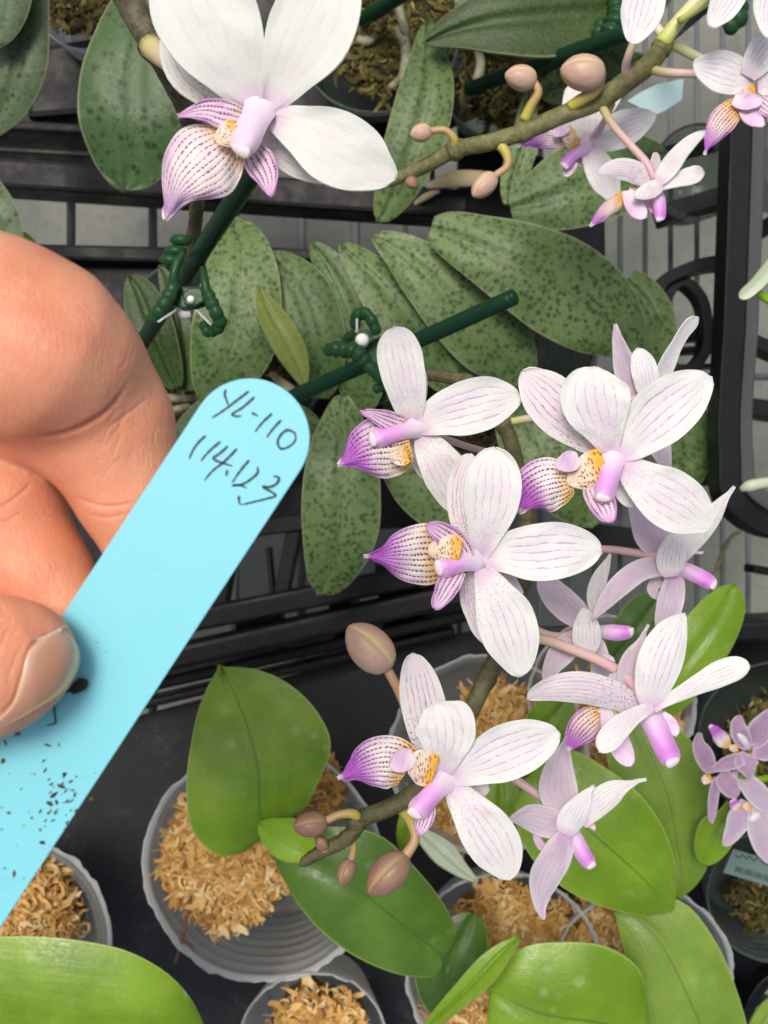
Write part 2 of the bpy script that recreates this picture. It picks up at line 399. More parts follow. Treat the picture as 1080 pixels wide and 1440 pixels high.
def leaf_spot(name, a, b, spot, scale=420., thr=.36, dark=.85):
    t = NT(name); u, v = t.uv()
    w_ = t.n('ShaderNodeVectorMath', operation='ADD')
    nv_ = t.n('ShaderNodeTexNoise'); t.put(nv_.inputs['Scale'], 500.); t.put(nv_.inputs['Vector'], t.coord())
    sc = t.n('ShaderNodeVectorMath', operation='SCALE'); t.put(sc.inputs[0], nv_.outputs[1]); sc.inputs['Scale'].default_value = .0022
    t.put(w_.inputs[0], t.coord()); t.put(w_.inputs[1], sc.outputs[0])
    d = t.voro(scale, w_.outputs[0]); d2 = t.voro(scale * 1.9, w_.outputs[0])
    sel = t.step(t.noise(scale * .35, 2), .30, .50)
    sp = t.math('MAXIMUM', t.math('MULTIPLY', t.step(d, thr * 1.25, thr * .42), sel), t.math('MULTIPLY', t.step(d2, .36, .2), t.step(t.noise(scale * .4, 2), .46, .56, 0, .8)))
    big = t.noise(28, 4)
    s = t.math('MULTIPLY', t.math('ABSOLUTE', t.math('SUBTRACT', v, .5)), 2.)
    col = t.mix(t.step(t.math('ADD', big, t.math('MULTIPLY', t.rnd(), .2)), .38, .78), a, b)
    fine = t.noise(900, 3)
    col = t.mix(t.step(fine, .5, .8, 0., .16), col, (.30, .36, .22))
    col = t.mix(t.math('MULTIPLY', sp, dark), col, spot)
    col = t.mix(t.step(s, .022, .006, 0, .6), col, (.04, .06, .025))
    col = t.mix(t.step(s, .955, .99, 0, .55), col, (.30, .30, .16))
    nr = t.bump(t.math('ADD', t.math('MULTIPLY', fine, .5), t.noise(140, 3)), .35, .0008)
    return t.done(t.bsdf(col, t.step(fine, .3, .7, .36, .5), nr, .26))
M['leaf_spot'] = leaf_spot('leaf_spotted', (.058, .108, .026), (.125, .185, .062), (.020, .042, .012), scale=430., thr=.47)
M['leaf_spot2'] = leaf_spot('leaf_spotted_grey', (.040, .072, .026), (.078, .116, .052), (.013, .027, .009), scale=260., thr=.34)
M['leaf_spotbig'] = leaf_spot('leaf_spotted_dark', (.026, .062, .014), (.048, .098, .030), (.009, .022, .005), scale=210., thr=.36)
M['leaf_fold'] = leaf_spot('leaf_fold', (.12, .165, .028), (.20, .24, .06), (.06, .09, .02), scale=420., thr=.3, dark=.5)
M['leaf_darkspot'] = leaf_spot('leaf_dark', (.016, .040, .004), (.034, .070, .009), (.009, .020, .003), scale=300., thr=.3, dark=.6)
def leaf_green(name, a, b, rib=(.05, .11, .008), blot=.35, rough=.34):
    t = NT(name); u, v = t.uv()
    s = t.math('MULTIPLY', t.math('ABSOLUTE', t.math('SUBTRACT', v, .5)), 2.)
    n = t.noise(35, 4); f = t.noise(700, 3)
    vein = t.noise(1., 3, t.vec(t.math('MULTIPLY', u, 1.5), t.math('MULTIPLY', v, 40.), t.rnd()))
    col = t.mix(t.step(t.math('ADD', n, t.math('MULTIPLY', t.math('SUBTRACT', vein, .5), .18)), .32, .72), a, b)
    bl = t.math('MULTIPLY', t.step(t.voro(120, None), .34, .16), t.step(t.noise(50, 2), .5, .66))
    col = t.mix(t.math('MULTIPLY', bl, blot), col, (.34, .46, .22))
    dust = t.math('MULTIPLY', t.step(t.noise(95, 5, rough=.7), .55, .8), .12)
    col = t.mix(dust, col, (.45, .52, .34))
    col = t.mix(t.step(s, .03, .004, 0, .65), col, rib)
    col = t.mix(t.step(s, .965, .99, 0, .6), col, (.34, .42, .10))
    nr = t.bump(t.math('ADD', t.math('MULTIPLY', vein, .3), t.math('ADD', n, t.math('MULTIPLY', f, .25))), .45, .0009)
    pb = t.bsdf(col, t.step(f, .3, .7, rough - .08, rough + .10), nr, .40)
    return t.done(t.shmix(.12, pb, t.transl(t.mix(.5, col, (.35, .5, .03)))))
M['leaf'] = leaf_green('leaf_green', (.115, .225, .007), (.200, .335, .018))
M['leaf_deep'] = leaf_green('leaf_deep', (.062, .145, .014), (.115, .22, .028), blot=.15)
M['leaf_mid'] = leaf_green('leaf_mid', (.125, .22, .020), (.205, .32, .042), blot=.1, rough=.42)
M['leaf_new'] = leaf_green('leaf_new', (.17, .33, .010), (.25, .42, .02), rib=(.10, .22, .006), blot=0)
M['leaf_dark'] = leaf_green('leaf_dark_plain', (.035, .085, .010), (.06, .12, .018), blot=.05)
M['leaf_pale'] = leaf_green('leaf_pale', (.42, .50, .34), (.55, .60, .46), rib=(.4, .48, .3), blot=0)
M['root'] = stem_mat('aerial_root', (.13, .13, .07), (.33, .32, .2))
M['root_brown'] = stem_mat('root_brown', (.12, .05, .02), (.26, .12, .05))

def plastic(name, col, rough=.4, dust=.3, dustcol=(.12, .12, .12), sc=70., spec=.16):
    t = NT(name)
    n = t.noise(sc, 6, rough=.7); f = t.noise(1500, 2); g = t.noise(sc * 7, 5, rough=.75)
    dm = t.math('MULTIPLY', t.step(t.math('ADD', n, t.math('MULTIPLY', t.math('SUBTRACT', g, .5), .5)), .48, .85), dust)
    sp = t.math('MULTIPLY', t.step(t.voro(420), .17, .05), t.step(t.noise(45, 3), .56, .68))
    c = t.mix(dm, col, dustcol); c = t.mix(t.math('MULTIPLY', sp, min(1, dust * 1.4)), c, (.5, .5, .48))
    return t.done(t.bsdf(c, t.step(n, .3, .7, rough - .08, rough + .15), t.bump(t.math('ADD', f, t.math('MULTIPLY', n, 2.)), .18, .0006), spec))
M['black'] = plastic('black_plastic', (.008, .008, .009), .42, .09)
M['slabmat'] = plastic('grey_black_plastic', (.022, .0235, .026), .45, .32, sc=45.)
M['blackdeep'] = plastic('black_plastic_clean', (.004, .0045, .006), .38, .05)  # base lowered so floor panels hold the dark of deep gaps in their colour
M['greyface'] = plastic('grey_plastic_face', (.06, .065, .065), .5, .4)
M['stake'] = plastic('green_stake', (.006, .032, .015), .26, .05, (.05, .08, .05))
M['clip'] = plastic('green_clip', (.016, .060, .022), .28, .08, (.10, .16, .10))
M['white_pin'] = plastic('white_pin', (.82, .82, .78), .4, .05)
M['steel'] = plastic('steel_wire', (.45, .46, .47), .3, .1)
M['rod'] = plastic('galvanised_rod', (.12, .135, .14), .45, .35)
def conc():
    t = NT('concrete_floor'); n = t.noise(9, 6, rough=.65); g = t.noise(260, 4)
    c = t.mix(t.step(n, .35, .7), (.145, .15, .13), (.215, .22, .19)); c = t.mix(t.step(t.noise(38, 5, rough=.7), .5, .72, 0, .5), c, (.10, .115, .115)); c = t.mix(t.step(g, .5, .75, 0, .4), c, (.12, .12, .10))
    st = t.step(t.noise(4, 4), .6, .75, 0, .4); c = t.mix(st, c, (.10, .10, .085))
    return t.done(t.bsdf(c, .85, t.bump(g, .3, .003), .2))
M['concrete'] = conc()
def potmat(name, col=(.86, .86, .81), op=.54, tint=(.96, .965, .955), dirt=.35):
    t = NT(name)
    n = t.noise(38, 5, rough=.65)
    geo = t.n('ShaderNodeNewGeometry'); sp = t.n('ShaderNodeSeparateXYZ'); t.t.links.new(t.coord(), sp.inputs[0])
    ring = t.noise(1., 2, t.vec(0., 0., t.math('MULTIPLY', sp.outputs[2], 420.)))
    c = t.mix(t.math('MULTIPLY', t.step(n, .40, .70), dirt), col, (.42, .33, .21))
    c = t.mix(t.step(ring, .48, .66, 0, .55), c, tuple(min(.85, q * 1.45) for q in col))
    tr = t.n('ShaderNodeBsdfTransparent'); t.put(tr.inputs[0], tint)
    pb = t.bsdf(c, .18, t.bump(t.math('ADD', ring, t.math('MULTIPLY', n, .6)), .5, .001), .7)
    body = t.shmix(.5, pb, t.transl(c))
    fac = t.math('ADD', t.math('MULTIPLY', t.math('SUBTRACT', n, .5), .35), t.math('ADD', t.math('MULTIPLY', t.math('SUBTRACT', ring, .5), .35), op), clamp=True)
    return t.done(t.shmix(fac, tr.outputs[0], body))
M['pot'] = potmat('clear_pot')
M['pot_rim'] = potmat('clear_pot_rim', (.86, .88, .86), op=.66, dirt=.15)
M['pot_dark'] = potmat('smoky_pot', (.16, .20, .18), .5, (.55, .62, .58), dirt=.25)
M['pot_white'] = potmat('milky_pot', (.52, .56, .56), .8)
def fibre(name, stops, rough=.8):
    t = NT(name); rp = t.n('ShaderNodeValToRGB')
    t.put(rp.inputs[0], t.math('ADD', t.math('MULTIPLY', t.island(), .75), t.math('MULTIPLY', t.noise(60, 3), .4)))
    e = rp.color_ramp.elements
    while len(e) < len(stops): e.new(.5)
    for k, (p, c) in enumerate(stops): e[k].position = p; e[k].color = (*c, 1)
    pb = t.bsdf(rp.outputs[0], rough, t.bump(t.noise(1500, 2), .3, .0004), .25)
    return t.done(t.shmix(.2, pb, t.transl(rp.outputs[0])))
M['moss'] = fibre('sphagnum_tan', [(0, (.12, .045, .012)), (.22, (.38, .18, .045)), (.48, (.60, .34, .095)), (.76, (.72, .47, .17)), (1, (.86, .69, .38))])
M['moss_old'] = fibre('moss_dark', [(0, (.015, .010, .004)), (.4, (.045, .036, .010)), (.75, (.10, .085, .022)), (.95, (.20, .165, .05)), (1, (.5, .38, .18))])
M['mound'] = fibre('moss_bed', [(0, (.10, .045, .014)), (1, (.30, .16, .055))])
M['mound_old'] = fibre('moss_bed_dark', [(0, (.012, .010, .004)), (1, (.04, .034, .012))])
M['straw'] = fibre('dry_sheath', [(0, (.45, .36, .2)), (1, (.62, .52, .33))])
def tagmat(name, col, dirt):
    t = NT(name); n = t.noise(70, 4); f = t.noise(2200, 2)
    c = t.mix(t.step(n, .35, .7, 0, .25), col, tuple(min(1, x * 1.06) for x in col))
    sm = t.math('MULTIPLY', t.step(t.noise(90, 5, rough=.75), .56, .74), dirt * 1.3)
    c = t.mix(sm, c, (.20, .36, .36))
    pb = t.bsdf(c, .42, t.bump(f, .12, .0003), .35)
    return t.done(t.shmix(.12, pb, t.transl(c)))
M['tag'] = tagmat('tag_blue', (.205, .61, .69), .22)
M['tag_pale'] = tagmat('tag_pale_blue', (.34, .50, .50), .1)
M['ink'] = plastic('ink', (.035, .055, .07), .5, .25, (.12, .2, .23))
M['sticker'] = plastic('sticker', (.11, .165, .15), .5, .3)
M['stickerink'] = plastic('sticker_ink', (.03, .045, .04), .6, .1)
M['dirt'] = fibre('dirt', [(0, (.02, .016, .012)), (.6, (.05, .035, .02)), (1, (.16, .10, .05))])
def skin(name='skin'):
    t = NT(name); o = t.coord()
    big = t.noise(55, 3); red = t.noise(120, 4)
    c = t.mix(t.step(big, .3, .7), (.655, .262, .145), (.735, .33, .20))
    c = t.mix(t.step(red, .45, .75, 0, .5), c, (.58, .175, .10))
    mp = t.n('ShaderNodeMapping'); t.put(mp.inputs['Vector'], o); mp.inputs['Rotation'].default_value = (0, 0, R(35)); mp.inputs['Scale'].default_value = (1, .28, 1)
    wr = t.noise(1500, 4, mp.outputs[0], .6)
    vo = t.n('ShaderNodeTexVoronoi', feature='DISTANCE_TO_EDGE'); t.put(vo.inputs['Vector'], mp.outputs[0]); t.put(vo.inputs['Scale'], 1500.)
    wv = t.n('ShaderNodeTexWave', bands_direction='X'); m2 = t.n('ShaderNodeMapping'); t.put(m2.inputs['Vector'], o); m2.inputs['Rotation'].default_value = (0, 0, R(28))
    t.put(wv.inputs['Vector'], m2.outputs[0]); wv.inputs['Scale'].default_value = 330; wv.inputs['Distortion'].default_value = 9; wv.inputs['Detail'].default_value = 4; wv.inputs['Detail Scale'].default_value = 1.6; wv.inputs['Detail Roughness'].default_value = .6
    wl = t.math('MULTIPLY', t.step(wv.outputs[1], .16, .0), t.step(t.noise(85, 3), .42, .62))
    c = t.mix(t.math('MULTIPLY', wl, .10), c, (.42, .12, .06))
    hgt = t.math('ADD', t.math('MULTIPLY', wl, -.8), t.math('ADD', t.math('MULTIPLY', t.math('ADD', wr, t.noise(420, 5, mp.outputs[0], .65)), .9), t.math('MULTIPLY', t.step(vo.outputs['Distance'], 0., .16), .5)))
    pl = t.math('MULTIPLY', t.step(vo.outputs['Distance'], .06, .0), t.step(t.noise(200, 2), .42, .65, 0, .5))
    c = t.mix(pl, c, (.76, .46, .30))
    pb = t.bsdf(c, t.step(wr, .3, .7, .44, .6), t.bump(hgt, .32, .00028), .35, Subsurface_Weight=.55, Subsurface_Radius=(.005, .0014, .0006), Subsurface_Scale=.7)
    return t.done(pb)
M['skin'] = skin()
def nailmat():
    t = NT('nail'); u, v = t.uv()
    f = t.noise(1., 3, t.vec(t.math('MULTIPLY', u, 3), t.math('MULTIPLY', v, 60)))
    c = t.mix(t.step(t.noise(200, 3), .3, .7), (.62, .30, .19), (.66, .36, .24))
    c = t.mix(t.step(u, .28, .0), c, (.62, .40, .28))
    c = t.mix(t.step(u, .84, .90), c, (.70, .56, .28))
    return t.done(t.bsdf(c, .3, t.bump(f, .12, .0003), .5, Subsurface_Weight=.15, Subsurface_Radius=(.003, .001, .0006), Subsurface_Scale=.5))
M['nail'] = nailmat()

# ================================================================ SETTING
def sheet(name, x0, y0, x1, y1, z, mat):
    me = mesh([(x0, y0, z), (x1, y0, z), (x1, y1, z), (x0, y1, z)], [(0, 1, 2, 3)])
    o = link(name, me, mat, smooth=False); o['kind'] = 'structure'; return o
sheet('floor', -30, -30, 30, 30, -0.26, M['concrete'])

def strip(name, pts, wpx, ztop, depth, mat, parent=None, n=40, bev=.0006, closed=False):
    if closed: pts = pts + [pts[0]]
    c = catmull(pts, n); tn = np.gradient(c, axis=0); tn /= np.linalg.norm(tn, axis=1)[:, None] + 1e-9
    nr = np.stack([-tn[:, 1], tn[:, 0]], 1) * wpx / 2
    vs, fs = [], []
    for i in range(n):
        for q, zz in ((c[i] + nr[i], ztop), (c[i] - nr[i], ztop), (c[i] - nr[i], ztop - depth), (c[i] + nr[i], ztop - depth)):
            p = P(q[0], q[1], ztop); vs.append((p.x, p.y, zz))
    for i in range(n - 1):
        for j in range(4): fs.append((i*4+j, i*4+(j+1) % 4, i*4+4+(j+1) % 4, i*4+4+j))
    if not closed: fs += [(0, 3, 2, 1), ((n-1)*4, (n-1)*4+1, (n-1)*4+2, (n-1)*4+3)]
    me = mesh(vs, fs); bm = bmesh.new(); bm.from_mesh(me); bmesh.ops.recalc_face_normals(bm, faces=bm.faces); bm.to_mesh(me); bm.free()
    o = link(name, me, mat, parent, smooth=False)
    if bev:
        m = o.modifiers.new('bevel', 'BEVEL'); m.width = bev; m.segments = 2; m.limit_method = 'ANGLE'
    return o

# wire bench under the trays
bench = thing('wire_bench', P(700, 700, -.03), 'galvanised wire bench of thin parallel rods under the black trays', 'bench')
ROD = {}
def rod(px, w_, z=-.026):
    me = ROD.get(w_)
    if me is None:
        r = w_ / 2 / ppm(z); me = tube_me([(0, -.42, 0, r), (0, .42, 0, r)], n=3, seg=8); me.materials.append(M['rod'])
        me.polygons.foreach_set('use_smooth', [True] * len(me.polygons)); ROD[w_] = me
    o = bpy.data.objects.new('rod', me); COL.objects.link(o); o.parent = bench
    o.location = Vector((P(px, 720, z).x, 0, z)) - bench.location
for x in (-130, -15, 100, 215, 330, 424, 500): rod(x, 13)
for x in (570, 608, 646, 684, 722, 760, 798, 836, 872, 907, 943, 980, 1016, 1052, 1088): rod(x, 7.5)
for y in (530, 1180):
    r = 5 / ppm(-.034); p = P(0, y, -.034)
    link('cross_bar', tube_me([(-.4, p.y, -.0335, r), (.4, p.y, -.0335, r)], n=3, seg=8), M['rod'], bench)

# tray under the spotted orchids; black floor panels added to darken its recesses
t1 = thing('plant_tray', P(300, 300, 0), 'black plastic carrier tray with open slots under the spotted orchids', 'tray')
slab('floor_panel', [(-120, -120), (700, -120), (700, 150), (520, 228), (250, 200), (-120, 178)], .0, .004, M['blackdeep'], t1)  # black sheet added to fill the deep recess; its shade is in the colour
slab('floor_panel', [(700, -118), (850, -118), (850, 70), (700, 150)], .0, .004, M['blackdeep'], t1)
slab('floor_panel', [(-100, 460), (130, 440), (560, 400), (640, 380), (640, 740), (500, 745), (300, 755), (-100, 880)], .0, .004, M['blackdeep'], t1)  # black sheet added so gaps behind leaves and fingers look shaded
slab('floor_panel', [(645, 180), (850, 250), (852, 400), (830, 520), (760, 560), (645, 560)], .0, .004, M['blackdeep'], t1)
slab('plateau', [(45, 66), (140, 50), (134, 158), (36, 166)], .030, .024, M['black'], t1, .003)
beam('rail', (-80, 170), (300, 190), 13, .034, .03, M['black'], t1, .0012)
beam('rail', (-80, 205), (300, 226), 8, .036, .03, M['blackdeep'], t1)
beam('rail', (-80, 236), (660, 286), 42, .046, .022, M['black'], t1, .002)
beam('rail', (-80, 350), (262, 358), 22, .050, .03, M['black'], t1, .0015)
slab('plateau', [(-80, 366), (262, 372), (240, 452), (-80, 452)], .040, .03, M['black'], t1, .0025)
beam('rail', (330, 352), (700, 372), 16, .035, .03, M['black'], t1, .0012)
beam('rail', (240, 880), (660, 797), 30, .040, .025, M['black'], t1, .0015)
beam('rail', (160, 946), (700, 825), 31, .052, .03, M['black'], t1, .002)
beam('rail', (120, 985), (700, 856), 17, .034, .03, M['blackdeep'], t1, .0015)
beam('rail', (300, 752), (520, 722), 22, .020, .02, M['blackdeep'], t1)
beam('cross_rail', (414, 738), (392, 850), 20, .018, .018, M['black'], t1)
beam('cross_rail', (318, 770), (300, 880), 26, .018, .018, M['blackdeep'], t1)
beam('cross_rail', (376, 770), (384, 850), 7, .012, .012, M['black'], t1)
beam('cross_rail', (470, 810), (486, 895), 32, .016, .016, M['blackdeep'], t1)
beam('cross_rail', (556, 790), (570, 895), 60, .012, .012, M['blackdeep'], t1)
slab('corner_block', [(330, 862), (388, 852), (404, 890), (330, 910)], .022, .02, M['blackdeep'], t1, .002)

# big dark tray under the green seedlings
t2 = thing('plant_tray', P(500, 1250, 0), 'wide charcoal tray with dusty flat floor under the potted green seedlings', 'tray')
slab('floor_panel', [(-160, 1096), (170, 1014), (600, 900), (700, 882), (950, 880), (962, 1560), (-160, 1560)], .003, .006, M['slabmat'], t2, .0015)
beam('rim_wall', (-160, 1078), (640, 888), 12, .022, .022, M['black'], t2, .0015)
beam('side_wall', (958, 900), (968, 1540), 14, .03, .03, M['blackdeep'], t2, .0015)
# tray at the right edge
t3 = thing('plant_tray', P(1060, 500, 0), 'tall black tray side with rounded corner running down the right edge', 'tray')
strip('side_wall', [(1044, 150), (1042, 220), (1034, 450), (1027, 640), (1033, 700), (1060, 728), (1130, 742)], 33, .105, .016, M['blackdeep'], t3, 60, .001)
strip('inner_wall', [(1068, 150), (1066, 220), (1057, 450), (1050, 640), (1055, 680), (1080, 705), (1140, 718)], 22, .097, .012, M['greyface'], t3, 60, .001)
strip('handle', [(924, 436), (934, 396), (962, 380), (1020, 366)], 17, .04, .015, M['black'], t3, 30)
strip('handle_ring', [(930, 470), (938, 420), (960, 394), (984, 412), (996, 455), (990, 500), (965, 522), (940, 508)], 14, .036, .012, M['black'], t3, 50, closed=True)
for a, b, w_ in (((905, 474), (1020, 466), 15), ((905, 494), (1020, 488), 8), ((870, 518), (1020, 512), 5), ((940, 560), (1020, 556), 6), ((940, 604), (1020, 600), 16), ((830, 676), (1030, 672), 20), ((820, 750), (905, 762), 34)):
    beam('slat', a, b, w_, .022, .015, M['blackdeep'], t3)
for a, b, w_ in (((930, 300), (1030, 270), 26), ((925, 215), (1030, 190), 16), ((1040, 470), (1110, 500), 20), ((1045, 570), (1110, 580), 26), ((1060, 800), (1120, 810), 12), ((1040, 340), (1110, 300), 22)):
    beam('slat', a, b, w_, .02, .015, M['blackdeep'], t3)
# lower right tray
t4 = thing('plant_tray', P(1020, 1150, 0), 'black open tray holding the smoky pots beside the lavender flowers', 'tray')
slab('floor_panel', [(972, 872), (1140, 866), (1140, 1290), (1078, 1352), (1040, 1400), (985, 1440), (972, 1300)], .0, .006, M['blackdeep'], t4, .001)
beam('rim_wall', (966, 893), (1140, 886), 30, .05, .04, M['blackdeep'], t4, .002)
strip('lattice_bar', [(1040, 1392), (1065, 1408), (1110, 1432)], 15, .02, .012, M['blackdeep'], t4, 14)
strip('lattice_bar', [(1100, 1370), (1070, 1392), (1055, 1420), (1050, 1470)], 15, .034, .012, M['blackdeep'], t4, 14)
strip('lattice_bar', [(1040, 1440), (1070, 1450), (1120, 1450)], 14, .02, .012, M['blackdeep'], t4, 14)

# ================================================================ POTS AND MOSS
def pot(cx, cy, rpx, zr, label, mat='pot', zb=.004, taper=.80, jag=.6, group='soft clear nursery pots', lean=.40, rings=8):
    c = P(cx, cy, zr); r = rpx / ppm(zr); c0 = Vector((c.x, c.y, zb)).lerp(P(cx, cy, zb), lean)
    seed = random.random() * 90; N = 96
    prof = [(.0, -.02)]
    ks = list(np.linspace(0, 1, 46))
    def lathe(rows, name, m, parent, close=True):
        vs, fs = [], []
        for (h, rr, jj) in rows:
            cc = c0.lerp(Vector((c.x, c.y, zr)), h)
            for k in range(N):
                a = k / N * 2 * math.pi
                wv = 1 + .012 * wob(math.cos(a) * 2, math.sin(a) * 2, seed) * h
                jr = jj * .0006 * jag * math.sin(k * 2.7 + 3 * math.sin(k * 1.3 + seed)); jz = jj * .0009 * jag * math.sin(k * 3.9 + 2 * math.sin(k * .77 + seed))
                q = rr * wv + jr
                vs.append((cc.x + q * math.cos(a), cc.y + q * math.sin(a), cc.z + jz))
        n = len(rows)
        for i in range(n - 1):
            for k in range(N):
                k2 = (k + 1) % N; fs.append((i*N+k, i*N+k2, (i+1)*N+k2, (i+1)*N+k))
        return link(name, mesh(vs, fs), M[mat], parent) if parent else link(name, mesh(vs, fs), M[mat])
    rows = [(0, .001, 0), (0, r * taper * .97, 0)]
    for k in ks:
        rows.append((.01 + .93 * k, r * (taper + (1 - taper) * k) * (1 + .013 * math.sin(k * rings * 2 * math.pi)), 0))
    o = thing('plant_pot', (c.x, c.y, zb), label, 'pot', group)
    lathe(rows, 'wall', None, o)
    rim = [(.945, r * .985, 0), (.958, r * 1.010, .4), (1.0, r * 1.016, 1.3), (1.0, r * 1.0, 1.3), (.95, r * .975, .3)]
    lathe(rim, 'rim', None, o).data.materials[0] = M[mat if mat != 'pot' else 'pot_rim']
    return o
def moss(cx, cy, rx, ry, zt, label, mat='moss', bed='mound', n=1500, L=(.0025, .0085), W=(.0005, .0017), seed=0, hump=.006, depth=.03):
    rng = random.Random(seed + int(cx * 3 + cy))
    c = P(cx, cy, zt); a = rx / ppm(zt); b = ry / ppm(zt)
    vs, fs, mi = [], [], []
    NR, NA = 9, 40
    for i in range(NR + 1):
        q = i / NR
        for k in range(NA):
            an = k / NA * 2 * math.pi; rr = q * (1 + .10 * wob(math.cos(an) * 2.2, math.sin(an) * 2.2, seed + cx)) * .84
            z = zt - depth * .6 * max(0, (q - .72) / .28) ** 2 + hump * (1 - q * q) + .0018 * wob(q * 6, an * 3, cx) - .002
            vs.append((c.x + a * rr * math.cos(an), c.y + b * rr * math.sin(an), z))
    for i in range(NR):
        for k in range(NA):
            k2 = (k + 1) % NA; fs.append((i*NA+k, i*NA+k2, (i+1)*NA+k2, (i+1)*NA+k)); mi.append(1)
    for _ in range(int(n * 2.0)):
        q = math.sqrt(rng.random()) * .9; an = rng.random() * 2 * math.pi
        rr = q * (1 + .10 * wob(math.cos(an) * 2.2, math.sin(an) * 2.2, seed + cx))
        x = c.x + a * rr * math.cos(an); y = c.y + b * rr * math.sin(an)
        z = zt - depth * max(0, (q - .76) / .24) ** 2 + hump * (1 - q * q) + rng.uniform(-.001, .004)
        L_ = rng.uniform(*L); big_ = rng.random() < .12; w_ = rng.uniform(*W) * (2.2 if big_ else 1); L_ *= 1.3 if big_ else rng.choice((.6, 1, 1)); di = rng.random() * 2 * math.pi; cur = rng.uniform(-3.5, 3.5); pit = rng.uniform(-.7, .8); tw = rng.uniform(-2, 2)
        k0 = len(vs); sN = 4
        for s in range(sN + 1):
            ww = w_ * (.35 + .65 * math.sin(math.pi * (.15 + .8 * s / sN))) / 2
            ta = tw * (s / sN - .5); nx, ny, nz = -math.sin(di) * math.cos(ta), math.cos(di) * math.cos(ta), math.sin(ta)
            vs.append((x + nx * ww, y + ny * ww, z + nz * ww)); vs.append((x - nx * ww, y - ny * ww, z - nz * ww))
            st = L_ / sN; x += math.cos(di) * math.cos(pit) * st; y += math.sin(di) * math.cos(pit) * st; z += math.sin(pit) * st
            di += cur / sN + rng.uniform(-.3, .3); pit = pit * .6 + rng.uniform(-.35, .3)
        for s in range(sN): fs.append((k0+2*s, k0+2*s+1, k0+2*s+3, k0+2*s+2)); mi.append(0)
    me = mesh(vs, fs); o = link('moss', me, M[mat]); me.materials.append(M[bed]); me.polygons.foreach_set('material_index', mi)
    tag(o, label, 'moss', kind='stuff'); return o

ZR = .085
pot(370, 1215, 166, ZR, 'large clear plastic pot with torn rim below the heart shaped green leaf')
moss(320, 1203, 98, 112, .070, 'tan sphagnum moss filling the large clear pot with the torn rim', n=2300)
moss(436, 1112, 48, 48, .055, 'tan sphagnum moss at the back of the large clear pot', n=600, seed=3)
pot(18, 1318, 138, ZR, 'clear plastic pot under the lower end of the blue tag', lean=1.1)
moss(20, 1290, 94, 105, .068, 'sphagnum moss in the pot under the lower end of the blue tag', n=1600)
pot(440, 1475, 106, ZR + .004, 'clear pot cut off by the bottom edge beneath the dark green leaf')
moss(448, 1476, 84, 86, .074, 'sphagnum moss in the pot cut off by the bottom edge', n=1100)
pot(688, 1062, 140, ZR, 'clear pot hidden behind the lowest open striped flower')
moss(696, 1024, 56, 66, .066, 'sphagnum moss in the pot behind the lowest open striped flower', n=1100)
moss(640, 1130, 62, 62, .060, 'sphagnum moss showing under the lip of the lowest open flower', n=800, seed=5)
pot(708, 1368, 138, ZR, 'clear pot above the blunt rounded green leaf at the bottom')
moss(716, 1330, 84, 84, .070, 'sphagnum moss in the pot above the blunt rounded green leaf', n=1500)
moss(648, 1450, 60, 60, .058, 'sphagnum moss behind the narrow folded leaf at the bottom', n=600, seed=9)
pot(862, 985, 118, ZR, 'clear pot behind the side facing flowers on the right')
moss(880, 1010, 86, 80, .066, 'sphagnum moss in the pot behind the side facing flowers', n=1300)
pot(905, 1375, 125, ZR, 'clear pot under the long pale green leaf at lower right')
moss(862, 1320, 70, 84, .066, 'sphagnum moss in the pot under the long pale green leaf', n=900)
# back pots with dark moss
pot(118, -4, 72, .075, 'milky plastic pot at the top left corner behind the spotted leaf', 'pot_white', jag=.1)
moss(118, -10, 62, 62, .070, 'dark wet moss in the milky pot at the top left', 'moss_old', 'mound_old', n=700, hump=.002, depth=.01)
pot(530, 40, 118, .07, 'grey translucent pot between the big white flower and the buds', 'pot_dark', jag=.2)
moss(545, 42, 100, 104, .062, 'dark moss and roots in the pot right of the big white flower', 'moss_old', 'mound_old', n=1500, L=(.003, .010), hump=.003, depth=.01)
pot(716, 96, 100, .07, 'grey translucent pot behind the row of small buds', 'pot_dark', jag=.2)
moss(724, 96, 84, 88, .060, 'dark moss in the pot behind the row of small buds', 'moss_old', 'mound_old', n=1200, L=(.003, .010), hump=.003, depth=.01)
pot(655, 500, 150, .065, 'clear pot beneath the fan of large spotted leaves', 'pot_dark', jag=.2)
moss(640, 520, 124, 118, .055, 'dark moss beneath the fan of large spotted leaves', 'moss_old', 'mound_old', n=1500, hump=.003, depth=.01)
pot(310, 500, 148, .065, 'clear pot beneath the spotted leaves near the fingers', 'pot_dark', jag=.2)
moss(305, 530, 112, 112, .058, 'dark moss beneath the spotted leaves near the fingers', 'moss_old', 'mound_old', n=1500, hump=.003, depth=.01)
pot(985, 240, 66, .045, 'smoky dark pot left of the black tray side', 'pot_dark', jag=.1, zb=-.015)
pot(1130, 215, 66, .075, 'smoky pot cut by the right edge near the top', 'pot_dark', jag=.1)
pot(1092, 1040, 108, .075, 'smoky pot with pale roots behind the lavender flowers', 'pot_dark', jag=.1)
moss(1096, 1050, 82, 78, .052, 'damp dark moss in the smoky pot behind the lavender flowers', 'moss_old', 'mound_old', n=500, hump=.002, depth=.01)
pot(1088, 1260, 92, .070, 'smoky pot with a printed sticker at the right edge', 'pot_dark', jag=.1)
moss(1092, 1262, 72, 72, .030, 'damp moss inside the stickered smoky pot', 'moss_old', 'mound_old', n=300, hump=.002, depth=.01)

